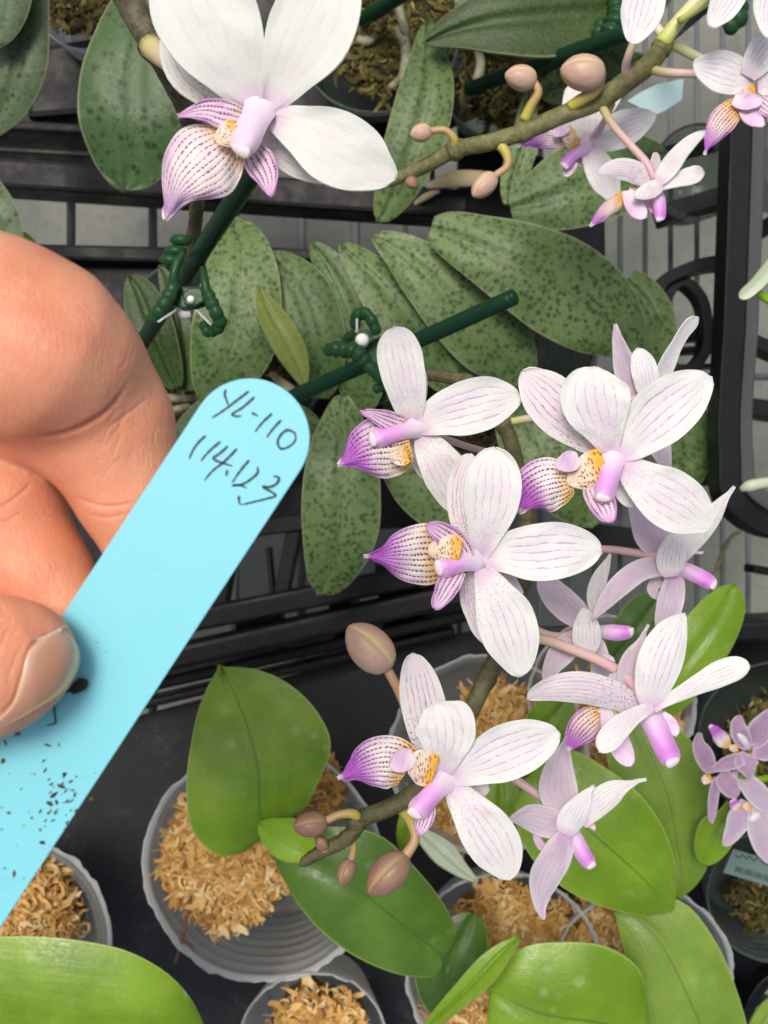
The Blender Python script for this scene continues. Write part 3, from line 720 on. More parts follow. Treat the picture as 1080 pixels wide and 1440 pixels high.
st = thing('sticker', P(1050, 1216, .080), 'grey green printed sticker with a bar code on the smoky pot', 'sticker')
slab('paper', [(1031, 1194), (1017, 1227), (1100, 1252), (1116, 1219)], .080, .0003, M['sticker'], st, 0)
for k in range(16):
    x = 1036 + k * 3.4; y = 1218 + k * 1.05; w_ = (1.6, .8, 1.2, 2.0)[k * 7 % 4]
    slab('bar', [(x, y), (x + w_, y + .4), (x + w_ - 2.6, y + 8), (x - 2.6, y + 7.5)], .0803, .0002, M['stickerink'], st, 0)
strip('script_line', [(1034, 1202), (1040, 1206), (1044, 1202), (1050, 1208), (1054, 1204), (1060, 1211), (1066, 1206), (1074, 1214), (1088, 1216)], 1.6, .0803, .0002, M['stickerink'], st, 40, 0)

# ================================================================ LEAVES
def plant(name, base, z, label, group, cat='orchid plant'):
    t = thing(name, P(*base, z), label, cat, group); return t
def crown(t, bx, by, z, mat, r=16, h=.02):
    p = P(bx, by, z); rr = r / ppm(z)
    link('crown', tube_me([(p.x, p.y, z - h, rr), (p.x + .001, p.y, z - h * .3, rr * .95), (p.x + .0015, p.y + .001, z, rr * .5)], n=10, seg=12, rough=.05), M[mat], t)
SP = 'spotted orchid plants in the upper trays'
g = plant('orchid_plant', (560, 560), .06, 'orchid plant with the fan of six spotted leaves behind the upper flowers', SP)
crown(g, 560, 575, .085, 'leaf_spot', 22, .03)
def leaf(t, mat, z, **kw):
    kw.setdefault('th', 1.3); kw.setdefault('nv', 14); kw.setdefault('groove', 1.7); kw.setdefault('nu', 26)
    return blade('leaf', z, M[mat], t, **kw)
leaf(g, 'leaf_spot', .128, spine=[(606, 320, 16), (625, 326, 30), (670, 345, 45), (730, 372, 62), (790, 405, 71), (845, 445, 62), (878, 482, 36), (889, 508, 0)], dz=[2, 8, 10, 8, 2, -8], cup=-.16, wav=.03)
leaf(g, 'leaf_spot', .118, spine=[(526, 332, 4), (555, 348, 24), (600, 385, 42), (650, 435, 53), (695, 480, 54), (722, 516, 38), (734, 546, 0)], dz=[0, 4, 4, 0, -8], cup=-.15, wav=.03)
leaf(g, 'leaf_spot', .110, spine=[(478, 343, 3), (502, 366, 21), (545, 412, 39), (592, 468, 49), (628, 512, 42), (645, 560, 0)], dz=[0, 3, 2, -6], cup=-.12, twist=.2)
leaf(g, 'leaf_spot', .104, spine=[(438, 342, 3), (457, 366, 20), (484, 413, 34), (502, 470, 41), (508, 530, 36), (506, 585, 0)], dz=[0, 3, 2, -4], cup=-.1, twist=-.2)
leaf(g, 'leaf_spot', .108, spine=[(481, 556, 9), (481, 580, 25), (482, 625, 46), (480, 690, 55), (478, 745, 54), (466, 795, 40), (450, 836, 0)], dz=[-4, 4, 6, 3, -8], cup=-.14, wav=.03)
leaf(g, 'leaf_spot', .094, spine=[(530, 595, 12), (560, 630, 38), (605, 675, 56), (650, 715, 48), (690, 745, 0)], dz=[0, 3, -6], cup=-.12)
leaf(g, 'leaf_spot', .090, spine=[(715, 560, 22), (752, 605, 58), (790, 655, 66), (818, 700, 50), (832, 742, 0)], dz=[0, 4, -6], cup=-.12)
leaf(g, 'leaf_spot', .088, spine=[(880, 395, 20), (908, 425, 30), (924, 460, 28), (926, 495, 18), (918, 520, 0)], dz=[0, 2, -3], cup=-.12)
leaf(g, 'leaf_spot', .080, spine=[(900, 560, 20), (950, 590, 44), (966, 630, 38), (958, 675, 26), (940, 706, 0)], dz=[0, 2, -3], cup=-.12)
leaf(g, 'leaf_spot', .086, spine=[(640, 470, 12), (665, 505, 36), (682, 545, 36), (690, 590, 0)], dz=[0, 2, -4], cup=-.1)
leaf(g, 'leaf_darkspot', .092, spine=[(505, 570, 6), (540, 548, 16), (575, 532, 16), (612, 522, 4)], dz=[0, 4, 0], cup=.1)
g = plant('orchid_plant', (300, 560), .06, 'orchid plant with spotted leaves between the fingers and the upper stake', SP)
crown(g, 300, 565, .080, 'leaf_spot', 20, .03)
leaf(g, 'leaf_spot', .112, spine=[(300, 572, 18), (312, 530, 46), (330, 470, 62), (338, 410, 58), (338, 350, 42), (330, 308, 0)], dz=[-4, 4, 6, 4, -4], cup=-.12, wav=.03)
leaf(g, 'leaf_spot', .106, spine=[(372, 361, 4), (392, 376, 27), (416, 408, 44), (436, 455, 47), (446, 505, 40), (448, 560, 14)], dz=[0, 5, 5, -3], cup=-.15)
leaf(g, 'leaf_fold', .128, spine=[(364, 404, 3), (376, 432, 15), (398, 470, 21), (416, 505, 18), (428, 540, 5)], dz=[2, 3, 0], twist=.5, point=True)
leaf(g, 'leaf_darkspot', .100, spine=[(248, 545, 8), (230, 500, 24), (208, 445, 30), (192, 405, 20), (181, 388, 0)], dz=[0, 6, 2], cup=.12)
leaf(g, 'leaf_darkspot', .096, spine=[(262, 550, 12), (258, 505, 20), (248, 450, 18), (236, 400, 12), (225, 375, 0)], dz=[0, 4, 0])
leaf(g, 'leaf_darkspot', .092, spine=[(300, 560, 10), (272, 600, 22), (240, 640, 18), (215, 670, 0)], dz=[0, 3, -2])
leaf(g, 'leaf_spot', .098, spine=[(296, 560, 8), (288, 600, 14), (272, 650, 16), (262, 690, 0)], dz=[0, 5, 2])
leaf(g, 'leaf_spot', .09, spine=[(345, 575, 8), (380, 580, 20), (420, 590, 20), (455, 615, 0)], dz=[0, 2, 0])
tube('aerial_root', [(222, 520, .075, 6), (245, 530, .082, 6), (270, 545, .080, 5)], M['root'], g)
tube('aerial_root', [(215, 560, .070, 6), (245, 560, .078, 6), (280, 560, .080, 5)], M['root'], g)
tube('aerial_root', [(210, 590, .070, 5), (235, 580, .075, 6), (270, 570, .080, 5)], M['root'], g)
tube('dry_sheath', [(380, 525, .09, 4), (405, 545, .095, 7), (432, 560, .09, 3)], M['straw'], g, flat=.5)
g = plant('orchid_plant', (20, -60), .07, 'grey green spotted orchid with leaves cut by the top left corner', SP)
leaf(g, 'leaf_spot2', .120, spine=[(30, -90, 26), (30, -30, 38), (30, 30, 39), (24, 90, 42), (8, 140, 36), (-8, 175, 20), (-20, 194, 0)], dz=[0, 6, 4, -4], cup=-.15)
leaf(g, 'leaf_spot2', .134, spine=[(-10, -120, 30), (-4, -60, 42), (0, 0, 44), (-8, 40, 32), (-20, 66, 0)], dz=[0, 5, 0], cup=-.15)
leaf(g, 'leaf_spot2', .105, spine=[(-60, 230, 14), (-30, 268, 32), (-8, 310, 36), (8, 345, 26), (10, 385, 0)], dz=[0, 4, 0], cup=-.12)
leaf(g, 'leaf', .085, spine=[(25, 330, 8), (42, 350, 12), (50, 368, 9), (50, 385, 0)], dz=[0, 1, 0])
g = plant('orchid_plant', (200, -40), .07, 'dark green spotted leaf hanging behind the brown stem of the big white flower', SP)
leaf(g, 'leaf_spotbig', .118, spine=[(214, -30, 26), (206, 0, 44), (196, 50, 62), (190, 110, 78), (190, 170, 80), (184, 225, 58), (176, 268, 0)], dz=[0, 5, 5, -6], cup=-.10, wav=.03)
leaf(g, 'leaf_spot2', .100, spine=[(240, 20, 10), (262, 70, 28), (282, 120, 24), (290, 160, 0)], dz=[0, 4, 0])
g = plant('orchid_plant', (605, 45), .065, 'orchid plant with narrow drooping spotted leaf and dark wide leaf above the buds', SP)
crown(g, 604, 36, .085, 'leaf_darkspot', 18, .025)
leaf(g, 'leaf_spot', .104, spine=[(601, 34, 7), (602, 60, 20), (602, 110, 36), (592, 165, 42), (572, 225, 38), (552, 275, 27), (532, 312, 0)], dz=[0, 5, 4, -6], cup=-.14)
leaf(g, 'leaf_darkspot', .116, spine=[(600, 58, 6), (640, 42, 26), (700, 28, 48), (770, 22, 58), (840, 16, 50), (900, 4, 30), (950, -16, 0)], dz=[0, 6, 5, -2], cup=.10)
leaf(g, 'leaf_spot', .1, spine=[(640, -20, 30), (740, -16, 36), (850, -10, 26), (900, -5, 0)], dz=[0, 2, 0], cup=-.1)
tube('aerial_root', [(560, 40, .066, 7), (572, 80, .072, 8), (566, 108, .070, 7), (548, 124, .066, 5)], M['root'], g)
tube('aerial_root', [(556, -10, .07, 7), (566, 30, .074, 7), (574, 60, .068, 5)], M['root'], g)
tube('aerial_root', [(504, 56, .068, 7), (518, 58, .070, 7), (530, 50, .066, 5)], M['root'], g)
tube('aerial_root', [(670, 66, .066, 6), (676, 90, .070, 7), (668, 125, .068, 7), (660, 140, .060, 5)], M['root'], g)
g = plant('orchid_plant', (735, 290), .06, 'orchid with spotted leaves behind the striped flowers of the budding spike', SP)
leaf(g, 'leaf_spot', .096, spine=[(718, 292, 16), (760, 282, 44), (820, 258, 60), (880, 235, 56), (922, 222, 30), (940, 215, 0)], dz=[0, 5, 3, -3], cup=-.12)
leaf(g, 'leaf_spot', .088, spine=[(715, 288, 6), (722, 250, 18), (736, 205, 20), (742, 160, 14), (744, 120, 0)], dz=[0, 3, 0])
leaf(g, 'leaf_spot', .082, spine=[(760, 130, 10), (800, 120, 30), (850, 110, 40), (890, 90, 20), (910, 80, 0)], dz=[0, 3, 0])
leaf(g, 'leaf_darkspot', .09, spine=[(790, 60, 10), (825, 55, 34), (855, 75, 34), (880, 105, 0)], dz=[0, 3, 0])
tube('dry_sheath', [(600, 262, .050, 4), (640, 252, .055, 12), (680, 250, .055, 10), (700, 246, .05, 3)], M['straw'], g, flat=.4)
tube('dry_sheath', [(582, 288, .045, 3), (600, 276, .05, 5), (618, 268, .05, 3)], M['straw'], g, flat=.6)

GR = 'young green orchid seedlings in clear pots'
g = plant('orchid_seedling', (367, 1165), .08, 'seedling with heart shaped leaf and tiny new leaf in the large clear pot', GR, 'seedling')
leaf(g, 'leaf', .138, edges=([(367, 1160), (352, 1192), (311, 1204), (276, 1178), (262, 1104), (268, 1050), (284, 984), (308, 938)], [(367, 1160), (395, 1157), (420, 1145), (446, 1104), (465, 1042), (444, 998), (391, 953), (310, 938)]), dz=[-6, 2, 6, 6, 2, 0], cup=-.06, groove=1.6, nu=32, wav=.02)
tube('leaf_tip', [(310, 948, .1385, 3), (309, 940, .139, 2.2), (308, 934, .139, .6)], M['leaf'], g)
leaf(g, 'leaf_new', .150, spine=[(366, 1158, 3), (380, 1168, 20), (402, 1180, 29), (425, 1192, 24), (440, 1200, 12), (448, 1204, 0)], dz=[-6, 0, 3, 2], cup=.25, groove=1.2)
leaf(g, 'leaf_deep', .126, edges=([(384, 1205), (400, 1240), (450, 1308), (513, 1352), (583, 1374), (646, 1366)], [(384, 1205), (420, 1172), (480, 1163), (528, 1172), (589, 1226), (633, 1289), (647, 1365)]), dz=[0, 8, 10, 6, -2, -8], cup=-.10, groove=1.4, nu=32)
crown(g, 372, 1168, .128, 'leaf_new', 15, .05)
tube('dead_root', [(270, 1255, .078, 2), (262, 1290, .080, 3), (255, 1325, .082, 2.2), (246, 1355, .083, 1.5)], M['root_brown'], g, rough=.2)
tube('dead_root', [(252, 1320, .082, 1.5), (268, 1330, .081, 1.3), (276, 1345, .080, .8)], M['root_brown'], g, rough=.2)
g = plant('orchid_seedling', (-60, 1440), .08, 'seedling with huge glossy leaf filling the bottom left corner', GR, 'seedling')
leaf(g, 'leaf', .165, edges=([(-160, 1370), (-90, 1328), (0, 1317), (100, 1321), (190, 1342), (250, 1382), (288, 1444)], [(-160, 1420), (-90, 1540), (0, 1590), (110, 1600), (200, 1570), (260, 1520), (289, 1448)]), dz=[0, 8, 10, 6, -4], cup=-.12, groove=1.5, nu=32)
g = plant('orchid_seedling', (640, 1130), .08, 'small seedling leaves half hidden under the lowest open flower', GR, 'seedling')
leaf(g, 'leaf', .105, spine=[(700, 1085, 14), (705, 1115, 26), (700, 1150, 22), (690, 1175, 0)], dz=[0, 3, 0])
leaf(g, 'leaf_pale', .130, spine=[(588, 1168, 5), (604, 1182, 13), (625, 1200, 17), (648, 1222, 11), (669, 1238, 0)], dz=[0, 4, 3], twist=.5)
leaf(g, 'leaf', .112, spine=[(572, 1200, 6), (569, 1180, 11), (571, 1155, 11), (578, 1130, 0)], dz=[0, 2, 0], twist=.4)
g = plant('orchid_seedling', (860, 1020), .08, 'seedling with broad paired leaves behind the drooping flowers at right', GR, 'seedling')
leaf(g, 'leaf_mid', .118, edges=([(880, 985), (858, 1020), (855, 1075), (880, 1130), (910, 1200), (955, 1263)], [(880, 985), (925, 1006), (970, 1040), (997, 1098), (999, 1173), (990, 1229), (956, 1264)]), dz=[0, 6, 8, 6, 0], cup=-.12, groove=1.3, nu=30)
leaf(g, 'leaf', .140, edges=([(742, 1095), (724, 1140), (738, 1191), (786, 1244), (869, 1281), (920, 1288), (946, 1280)], [(742, 1095), (768, 1062), (801, 1055), (850, 1079), (899, 1116), (933, 1165), (951, 1230), (948, 1279)]), dz=[0, 6, 10, 8, 0], cup=-.12, groove=1.3, nu=30)
leaf(g, 'leaf', .128, spine=[(908, 1010, 14), (930, 980, 34), (962, 935, 42), (1000, 885, 38), (1022, 848, 28), (1032, 822, 0)], dz=[0, 8, 8, 2], cup=-.12, groove=1.3)
leaf(g, 'leaf_dark', .112, spine=[(860, 930, 14), (885, 900, 30), (910, 865, 32), (930, 838, 0)], dz=[0, 4, 0])
leaf(g, 'leaf', .104, spine=[(755, 1050, 14), (768, 1020, 30), (785, 1000, 26), (800, 980, 0)], dz=[0, 3, 0])
crown(g, 868, 1010, .110, 'leaf_mid', 16, .04)
g = plant('orchid_seedling', (700, 1400), .08, 'seedling with blunt rounded leaf and narrow folded leaf at bottom centre', GR, 'seedling')
leaf(g, 'leaf', .150, edges=([(690, 1392), (700, 1360), (735, 1333), (790, 1325), (860, 1334), (898, 1362), (910, 1408), (913, 1450)], [(690, 1392), (686, 1440), (700, 1490), (740, 1530), (800, 1540), (860, 1530), (900, 1500), (913, 1452)]), dz=[0, 6, 8, 6, 0], cup=-.12, groove=1.3, nu=30)
leaf(g, 'leaf', .160, edges=([(580, 1470), (600, 1435), (640, 1385), (682, 1340), (705, 1325), (730, 1317)], [(580, 1472), (612, 1446), (655, 1412), (690, 1382), (712, 1352), (731, 1318)]), dz=[0, 6, 8, 6], twist=.5, fold=.3)
leaf(g, 'leaf_dark', .118, spine=[(640, 1418, 30), (628, 1380, 44), (640, 1340, 46), (655, 1310, 34), (664, 1284, 0)], dz=[0, 4, 2], cup=-.1)
leaf(g, 'leaf', .105, spine=[(690, 1400, 4), (700, 1390, 16), (716, 1384, 14), (726, 1380, 0)], dz=[0, 2, 0])
g = plant('orchid_seedling', (860, 1300), .08, 'seedling with one long pale green leaf at lower right', GR, 'seedling')
leaf(g, 'leaf_mid', .126, edges=([(864, 1282), (880, 1345), (903, 1420), (935, 1490), (990, 1570), (1050, 1580)], [(864, 1282), (915, 1258), (962, 1270), (1002, 1317), (1035, 1390), (1056, 1470), (1056, 1575)]), dz=[0, 6, 8, 6, 0], cup=-.10, groove=1.2, nu=30)
g = plant('orchid_seedling', (1030, 1190), .09, 'small bright leaf between the broad seedling leaf and the lavender flowers', GR, 'seedling')
leaf(g, 'leaf', .135, spine=[(990, 1215, 6), (998, 1195, 22), (1010, 1170, 26), (1024, 1145, 12), (1026, 1126, 0)], dz=[0, 4, 2], cup=.2)
leaf(g, 'leaf_mid', .12, spine=[(1055, 1480, 10), (1072, 1445, 18), (1090, 1415, 16), (1096, 1400, 0)], dz=[0, 3, 0])

# ================================================================ FLOWER SPIKES
def flower(sp, z, ped, pieces, ped_mat='pedicel', label=None):
    """flower = its stalk mesh (part of the spike) with petals, sepals, lip and column as sub-parts"""
    ped = [(x, y, zz, r * (.80 if r < 11 else 1)) for x, y, zz, r in ped]
    f = tube('flower', ped, M[ped_mat], sp, n=20, seg=10)
    if label: f['label'] = label
    for pc in pieces:
        kind, mat, off, dz, cup, spine = pc[:6]; ex = dict(pc[6]) if len(pc) > 6 else {}
        if kind == 'column':
            n = len(spine); rise = dz
            q0, q1 = spine[0], spine[1]; a, b = spine[-1], spine[-2]
            ln = math.hypot(a[0]-b[0], a[1]-b[1]) + .01; ux, uy = (a[0]-b[0]) / ln, (a[1]-b[1]) / ln
            sc = [1.0, .84, .86, 1.0] if n == 4 else [.85] * n
            cs = [(q0[0] * 1.5 - q1[0] * .5, q0[1] * 1.5 - q1[1] * .5, q0[2] * .9)] + [(q[0], q[1], q[2] * sc[i]) for i, q in enumerate(spine)]
            cs += [(a[0] + ux * a[2] * .42, a[1] + uy * a[2] * .42, a[2] * .80), (a[0] + ux * a[2] * .72, a[1] + uy * a[2] * .72, 0)]
            hgt = .55 * (rise[-1] - rise[0])
            blade('column', z + (off * .55 + rise[0]) * .001, M[mat], f, spine=cs, dz=[-2.4, -.4 + hgt * .2, .6 + hgt * .5, .8 + hgt * .8, .8 + hgt, .3 + hgt], cup=-.75, th=1.0, nu=26, nv=16, wav=.04)
            if n == 4:
                zc_ = z + (off * .55 + rise[0] + .1 + hgt) * .001; w_ = a[2] * .80; nx_, ny_ = -uy, ux
                tube('anther_cap', [(a[0] + ux * a[2] * .05, a[1] + uy * a[2] * .05, zc_ - .0004, w_ * .25), (a[0] + ux * a[2] * .2, a[1] + uy * a[2] * .2, zc_, w_ * .85), (a[0] + ux * a[2] * .45, a[1] + uy * a[2] * .45, zc_ - .0001, w_), (a[0] + ux * a[2] * .68, a[1] + uy * a[2] * .68, zc_ - .0006, w_ * .7), (a[0] + ux * a[2] * .78, a[1] + uy * a[2] * .78, zc_ - .001, w_ * .1)], M['anther'], f, n=18, seg=16, flat=.36, seams=2, seam=.10)
        else:
            kw = dict(th=.35, nu=26, nv=14, wav=.05)
            if kind == 'lip': kw.update(th=.4, wav=.075, point=False, nv=20, nu=30)
            kw.update(ex)
            blade(kind, z + off * .001, M[mat], f, spine=spine, dz=dz, cup=cup, **kw)
    return f
def bud(sp, a, b, r, z, stalk, mat='bud', smat='bud_stalk', dz=.002):
    """stalk mesh with the bud as sub-part; a = stalk end, b = bud tip"""
    f = tube('bud_stalk', stalk, M[smat], sp, n=18, seg=8)
    ax, ay = a; bx, by = b
    pr = [(0, .25), (.06, .55), (.2, .86), (.4, 1.0), (.6, .96), (.78, .76), (.92, .42), (.985, .16), (1, .03)]
    pts = [(ax + (bx-ax)*t, ay + (by-ay)*t, z + dz * t, r * q) for t, q in pr]
    tube('bud', pts, M[mat], f, n=30, seg=30, seams=3, seam=.10)
    return f
def node_ring(sp, x, y, z, r, mat, ang=0):
    c, s_ = math.cos(ang), math.sin(ang)
    tube('stem_node', [(x - c*r*.9, y - s_*r*.9, z, r*.9), (x - c*r*.2, y - s_*r*.2, z, r*1.22), (x + c*r*.5, y + s_*r*.5, z, r*1.12), (x + c*r*1.1, y + s_*r*1.1, z, r*.92)], M[mat], sp, n=10, seg=14, rough=.04)

# ---- main spike
sp = thing('orchid_spike', P(600, 525, .25), 'arching orchid spike with striped white flowers beside the blue tag', 'orchid spike')
ZS = .262
tube('stem', [(560, 520, ZS-.006, 8), (600, 526, ZS-.003, 9), (650, 536, ZS, 10), (690, 565, ZS, 11), (712, 604, ZS, 11), (727, 655, ZS, 11), (740, 710, ZS, 11), (742, 770, ZS, 11), (728, 850, ZS, 12), (703, 915, ZS+.002, 13), (680, 962, ZS+.004, 13), (640, 1040, ZS+.008, 12), (598, 1098, ZS+.012, 12), (566, 1126, ZS+.014, 12.5), (532, 1142, ZS+.015, 12.5), (505, 1152, ZS+.015, 12)], M['stem'], sp, n=80, seg=14, rough=.03)
tube('stem', [(508, 1148, ZS+.015, 12), (498, 1168, ZS+.0155, 11), (484, 1181, ZS+.016, 11), (462, 1192, ZS+.016, 10.5), (442, 1203, ZS+.0165, 9), (428, 1212, ZS+.017, 7), (422, 1217, ZS+.017, 3)], M['stem'], sp, n=40, seg=12, rough=.09)
for x, y, a in ((655, 538, .3), (709, 598, 1.2), (741, 742, 1.5), (684, 955, 2.0)): node_ring(sp, x, y, ZS if y < 900 else ZS + .003, 11 if y < 900 else 12.5, 'stem', a)
node_ring(sp, 500, 1158, ZS + .0155, 11, 'stem', 1.2)

# flower 1 (upper left)
z = .300
flower(sp, z, [(712, 640, ZS, 6), (680, 634, ZS+.012, 6), (640, 622, z-.012, 6.5), (596, 606, z-.004, 8)], [
 ('sepal', 'sepal', -2.2, [0, -2, -3], .1, [(578, 592, 10), (577, 560, 22), (576, 530, 24), (572, 505, 14), (568, 492, 0)]),
 ('sepal', 'sepal', -2.5, [0, -2, -4], .1, [(588, 618, 8), (589, 640, 13), (597, 662, 11), (604, 675, 0)]),
 ('petal', 'petal', 0, [1, 4, 5, 3], .12, [(580, 594, 11), (575, 565, 24), (567, 525, 31), (561, 495, 31), (558, 472, 23), (556, 459, 0)]),
 ('petal', 'petal_lined', 0, [1, 3, 3, 1], .12, [(588, 604, 9), (618, 585, 29), (655, 574, 38), (692, 564, 35), (717, 560, 22), (732, 558, 0)]),
 ('petal', 'petal', -1, [1, 2, 0, -3], .1, [(591, 612, 10), (612, 642, 27), (630, 672, 32), (640, 700, 24), (646, 724, 0)]),
 ('side_lobe', 'lobe', 3.2, [0, 2, 3], .3, [(566, 600, 15), (546, 592, 14), (524, 583, 7), (507, 579, 0)]),
 ('lip', 'lip', 2.2, [0, 1, 2, 1, 0], -.35, [(576, 622, 24), (556, 627, 41), (530, 630, 44), (508, 637, 33), (493, 645, 14), (483, 651, 6), (475, 654, 0)]),
 ('claw', 'claw', 3.0, [2, 2], .2, [(574, 640, 10), (562, 640, 14), (552, 634, 0)]),
 ('column', 'column', 5, [0, 4.5], 0, [(590, 600, 15), (570, 605, 15), (548, 611, 14.5), (530, 616, 14.5)]),
])
# flower 2 (middle, facing)
z = .312
flower(sp, z, [(740, 800, ZS, 7), (715, 795, ZS+.02, 7), (690, 788, z-.004, 9)], [
 ('sepal', 'sepal', -2.2, [0, -2, -3], .1, [(668, 775, 9), (657, 742, 20), (650, 700, 22), (655, 664, 20), (664, 638, 0)]),
 ('sepal', 'sepal', -2.2, [0, -2, -3], .1, [(672, 802, 8), (664, 830, 17), (672, 868, 16), (684, 905, 0)]),
 ('sepal', 'petal_back', -3.0, [0, -2, -4], 0, [(690, 800, 6), (714, 812, 9), (728, 826, 5), (736, 834, 0)]),
 ('petal', 'petal', .3, [1, 4, 5, 4], .12, [(676, 782, 12), (682, 752, 24), (690, 712, 38), (694, 680, 40), (695, 652, 32), (697, 630, 0)]),
 ('petal', 'petal_lined', .2, [1, 3, 4, 2], .14, [(680, 788, 10), (712, 779, 29), (752, 777, 40), (795, 774, 38), (825, 774, 27), (846, 776, 0)]),
 ('petal', 'petal', .2, [1, 3, 3, 1], .12, [(678, 800, 11), (693, 832, 27), (711, 872, 41), (722, 905, 38), (728, 930, 26), (731, 951, 0)]),
 ('side_lobe', 'lobe', 3.2, [0, 2, 3], .3, [(655, 786, 14), (640, 765, 18), (622, 750, 15), (600, 738, 0)]),
 ('side_lobe', 'lobe', 3.2, [0, 2, 3], .3, [(646, 800, 10), (632, 820, 16), (622, 838, 13), (611, 855, 0)]),
 ('lip', 'lip', 2.2, [0, 1.5, 2.5, 1.5, 0], -.35, [(622, 778, 36), (606, 779, 43), (580, 780, 41), (556, 781, 31), (540, 782, 15), (526, 782, 7), (511, 782, 0)]),
 ('claw', 'claw', 4.2, [2, 2], -.3, [(648, 776, 16), (630, 774, 24), (612, 774, 14), (602, 776, 0)]),
 ('column', 'column', 6, [0, 5], 0, [(672, 784, 20), (655, 789, 17.5), (638, 794, 16), (624, 797, 16)]),
])
# flower 3 (right, facing)
z = .308
flower(sp, z, [(738, 700, ZS, 6), (790, 680, ZS+.015, 6), (850, 650, z-.006, 9)], [
 ('sepal', 'sepal', -2.2, [0, -1, -3], .12, [(846, 632, 11), (820, 606, 29), (790, 578, 38), (762, 550, 34), (745, 533, 21), (735, 522, 0)]),
 ('sepal', 'petal_lined', -1.5, [0, -1], .1, [(868, 660, 9), (878, 684, 17), (885, 702, 13), (890, 713, 0)]),
 ('petal', 'petal', .4, [1, 4, 5, 4], .12, [(858, 634, 14), (851, 608, 28), (841, 575, 47), (836, 548, 48), (836, 530, 35), (838, 516, 0)]),
 ('petal', 'petal_lined', .2, [1, 3, 4, 2], .14, [(870, 642, 10), (894, 617, 30), (927, 585, 43), (960, 558, 39), (984, 540, 25), (999, 529, 0)]),
 ('petal', 'petal', .2, [1, 3, 3, 1], .12, [(877, 652, 11), (905, 676, 30), (940, 700, 42), (968, 718, 38), (987, 732, 24), (999, 743, 0)]),
 ('side_lobe', 'lobe', 3.0, [0, 1, 2], .3, [(832, 680, 13), (844, 702, 19), (853, 720, 15), (858, 734, 0)]),
 ('claw', 'claw', 2.5, [1, 2], -.2, [(852, 655, 26), (834, 662, 28), (815, 670, 20), (798, 678, 0)]),
 ('lip', 'lip', 2.2, [1.5, 2, 2, 0, -1], -.35, [(806, 676, 18), (790, 678, 32), (768, 682, 39), (748, 692, 34), (736, 706, 18), (730, 721, 0)]),
 ('side_lobe', 'lobe_plain', 5.5, [0, 2], .1, [(814, 644, 8), (806, 647, 14), (792, 652, 12), (783, 655, 0)]),
 ('column', 'column', 6, [0, 5], 0, [(862, 640, 20), (860, 658, 18), (855, 677, 17), (850, 694, 15)]),
])
# flower 4 (lowest, facing)
z = .305
flower(sp, z, [(640, 1042, ZS+.008, 7), (640, 1062, z-.02, 7), (632, 1085, z-.004, 9)], [
 ('sepal', 'sepal', -2.2, [0, -2, -3], .1, [(612, 1078, 10), (605, 1045, 24), (598, 1005, 31), (590, 965, 29), (585, 938, 20), (582, 919, 0)]),
 ('sepal', 'sepal', -2.5, [0, -1, -2], .1, [(640, 1104, 8), (660, 1110, 14), (676, 1110, 12), (687, 1108, 0)]),
 ('petal', 'petal', .4, [1, 4, 5, 4], .12, [(622, 1090, 12), (625, 1062, 27), (627, 1030, 42), (622, 1008, 40), (616, 996, 26), (613, 988, 0)]),
 ('petal', 'petal_lined', .2, [1, 3, 4, 2], .14, [(636, 1096, 10), (668, 1078, 28), (707, 1061, 39), (744, 1046, 36), (770, 1037, 24), (787, 1031, 0)]),
 ('petal', 'petal', .2, [1, 3, 3, 1], .12, [(636, 1104, 11), (656, 1133, 25), (682, 1168, 37), (702, 1199, 35), (712, 1222, 22), (717, 1238, 0)]),
 ('side_lobe', 'lobe', 2.6, [0, 1], .2, [(601, 1128, 10), (598, 1148, 13), (593, 1163, 10), (589, 1173, 0)]),
 ('lip', 'lip', 2.0, [1, 2, 2, 1, 0], -.35, [(574, 1082, 26), (558, 1074, 36), (534, 1072, 37), (512, 1078, 29), (497, 1085, 14), (486, 1091, 7), (475, 1095, 0)]),
 ('claw', 'claw', 3.5, [1, 3], -.2, [(612, 1084, 22), (598, 1080, 26), (584, 1078, 22), (574, 1078, 0)]),
 ('side_lobe', 'lobe_plain', 6, [0, 2], .15, [(582, 1062, 8), (572, 1067, 15), (560, 1073, 14), (548, 1078, 0)]),
 ('column', 'column', 6, [0, 5], 0, [(630, 1094, 20), (616, 1108, 18), (601, 1124, 17), (588, 1139, 16)]),
])
# flower 5 (seen from behind, top right of the spike)
z = .272
flower(sp, z, [(715, 594, ZS, 7), (735, 590, ZS+.002, 7), (800, 580, ZS+.006, 6), (895, 560, z, 7)], [
 ('petal', 'petal_back', -1, [0, 2, 4], .2, [(893, 560, 14), (884, 528, 19), (872, 492, 11), (867, 470, 5), (865, 456, 0)], dict(twist=.5)),
 ('petal', 'petal_lined', -1, [0, 2, 5], .2, [(926, 548, 7), (938, 515, 11), (952, 486, 8), (964, 466, 8), (974, 454, 8), (981, 446, 0)], dict(twist=-.7)),
 ('sepal', 'petal_lined', 2, [0, 2, 1], -.2, [(910, 562, 8), (909, 535, 18), (904, 512, 18), (899, 498, 12), (896, 490, 0)]),
 ('sepal', 'petal_back', -2, [0, 0], .1, [(915, 585, 18), (925, 620, 18), (934, 645, 11), (940, 664, 0)], dict(twist=.4)),
 ('sepal', 'petal_back', -2, [0, 0], .1, [(905, 575, 12), (880, 600, 16), (868, 620, 0)]),
])
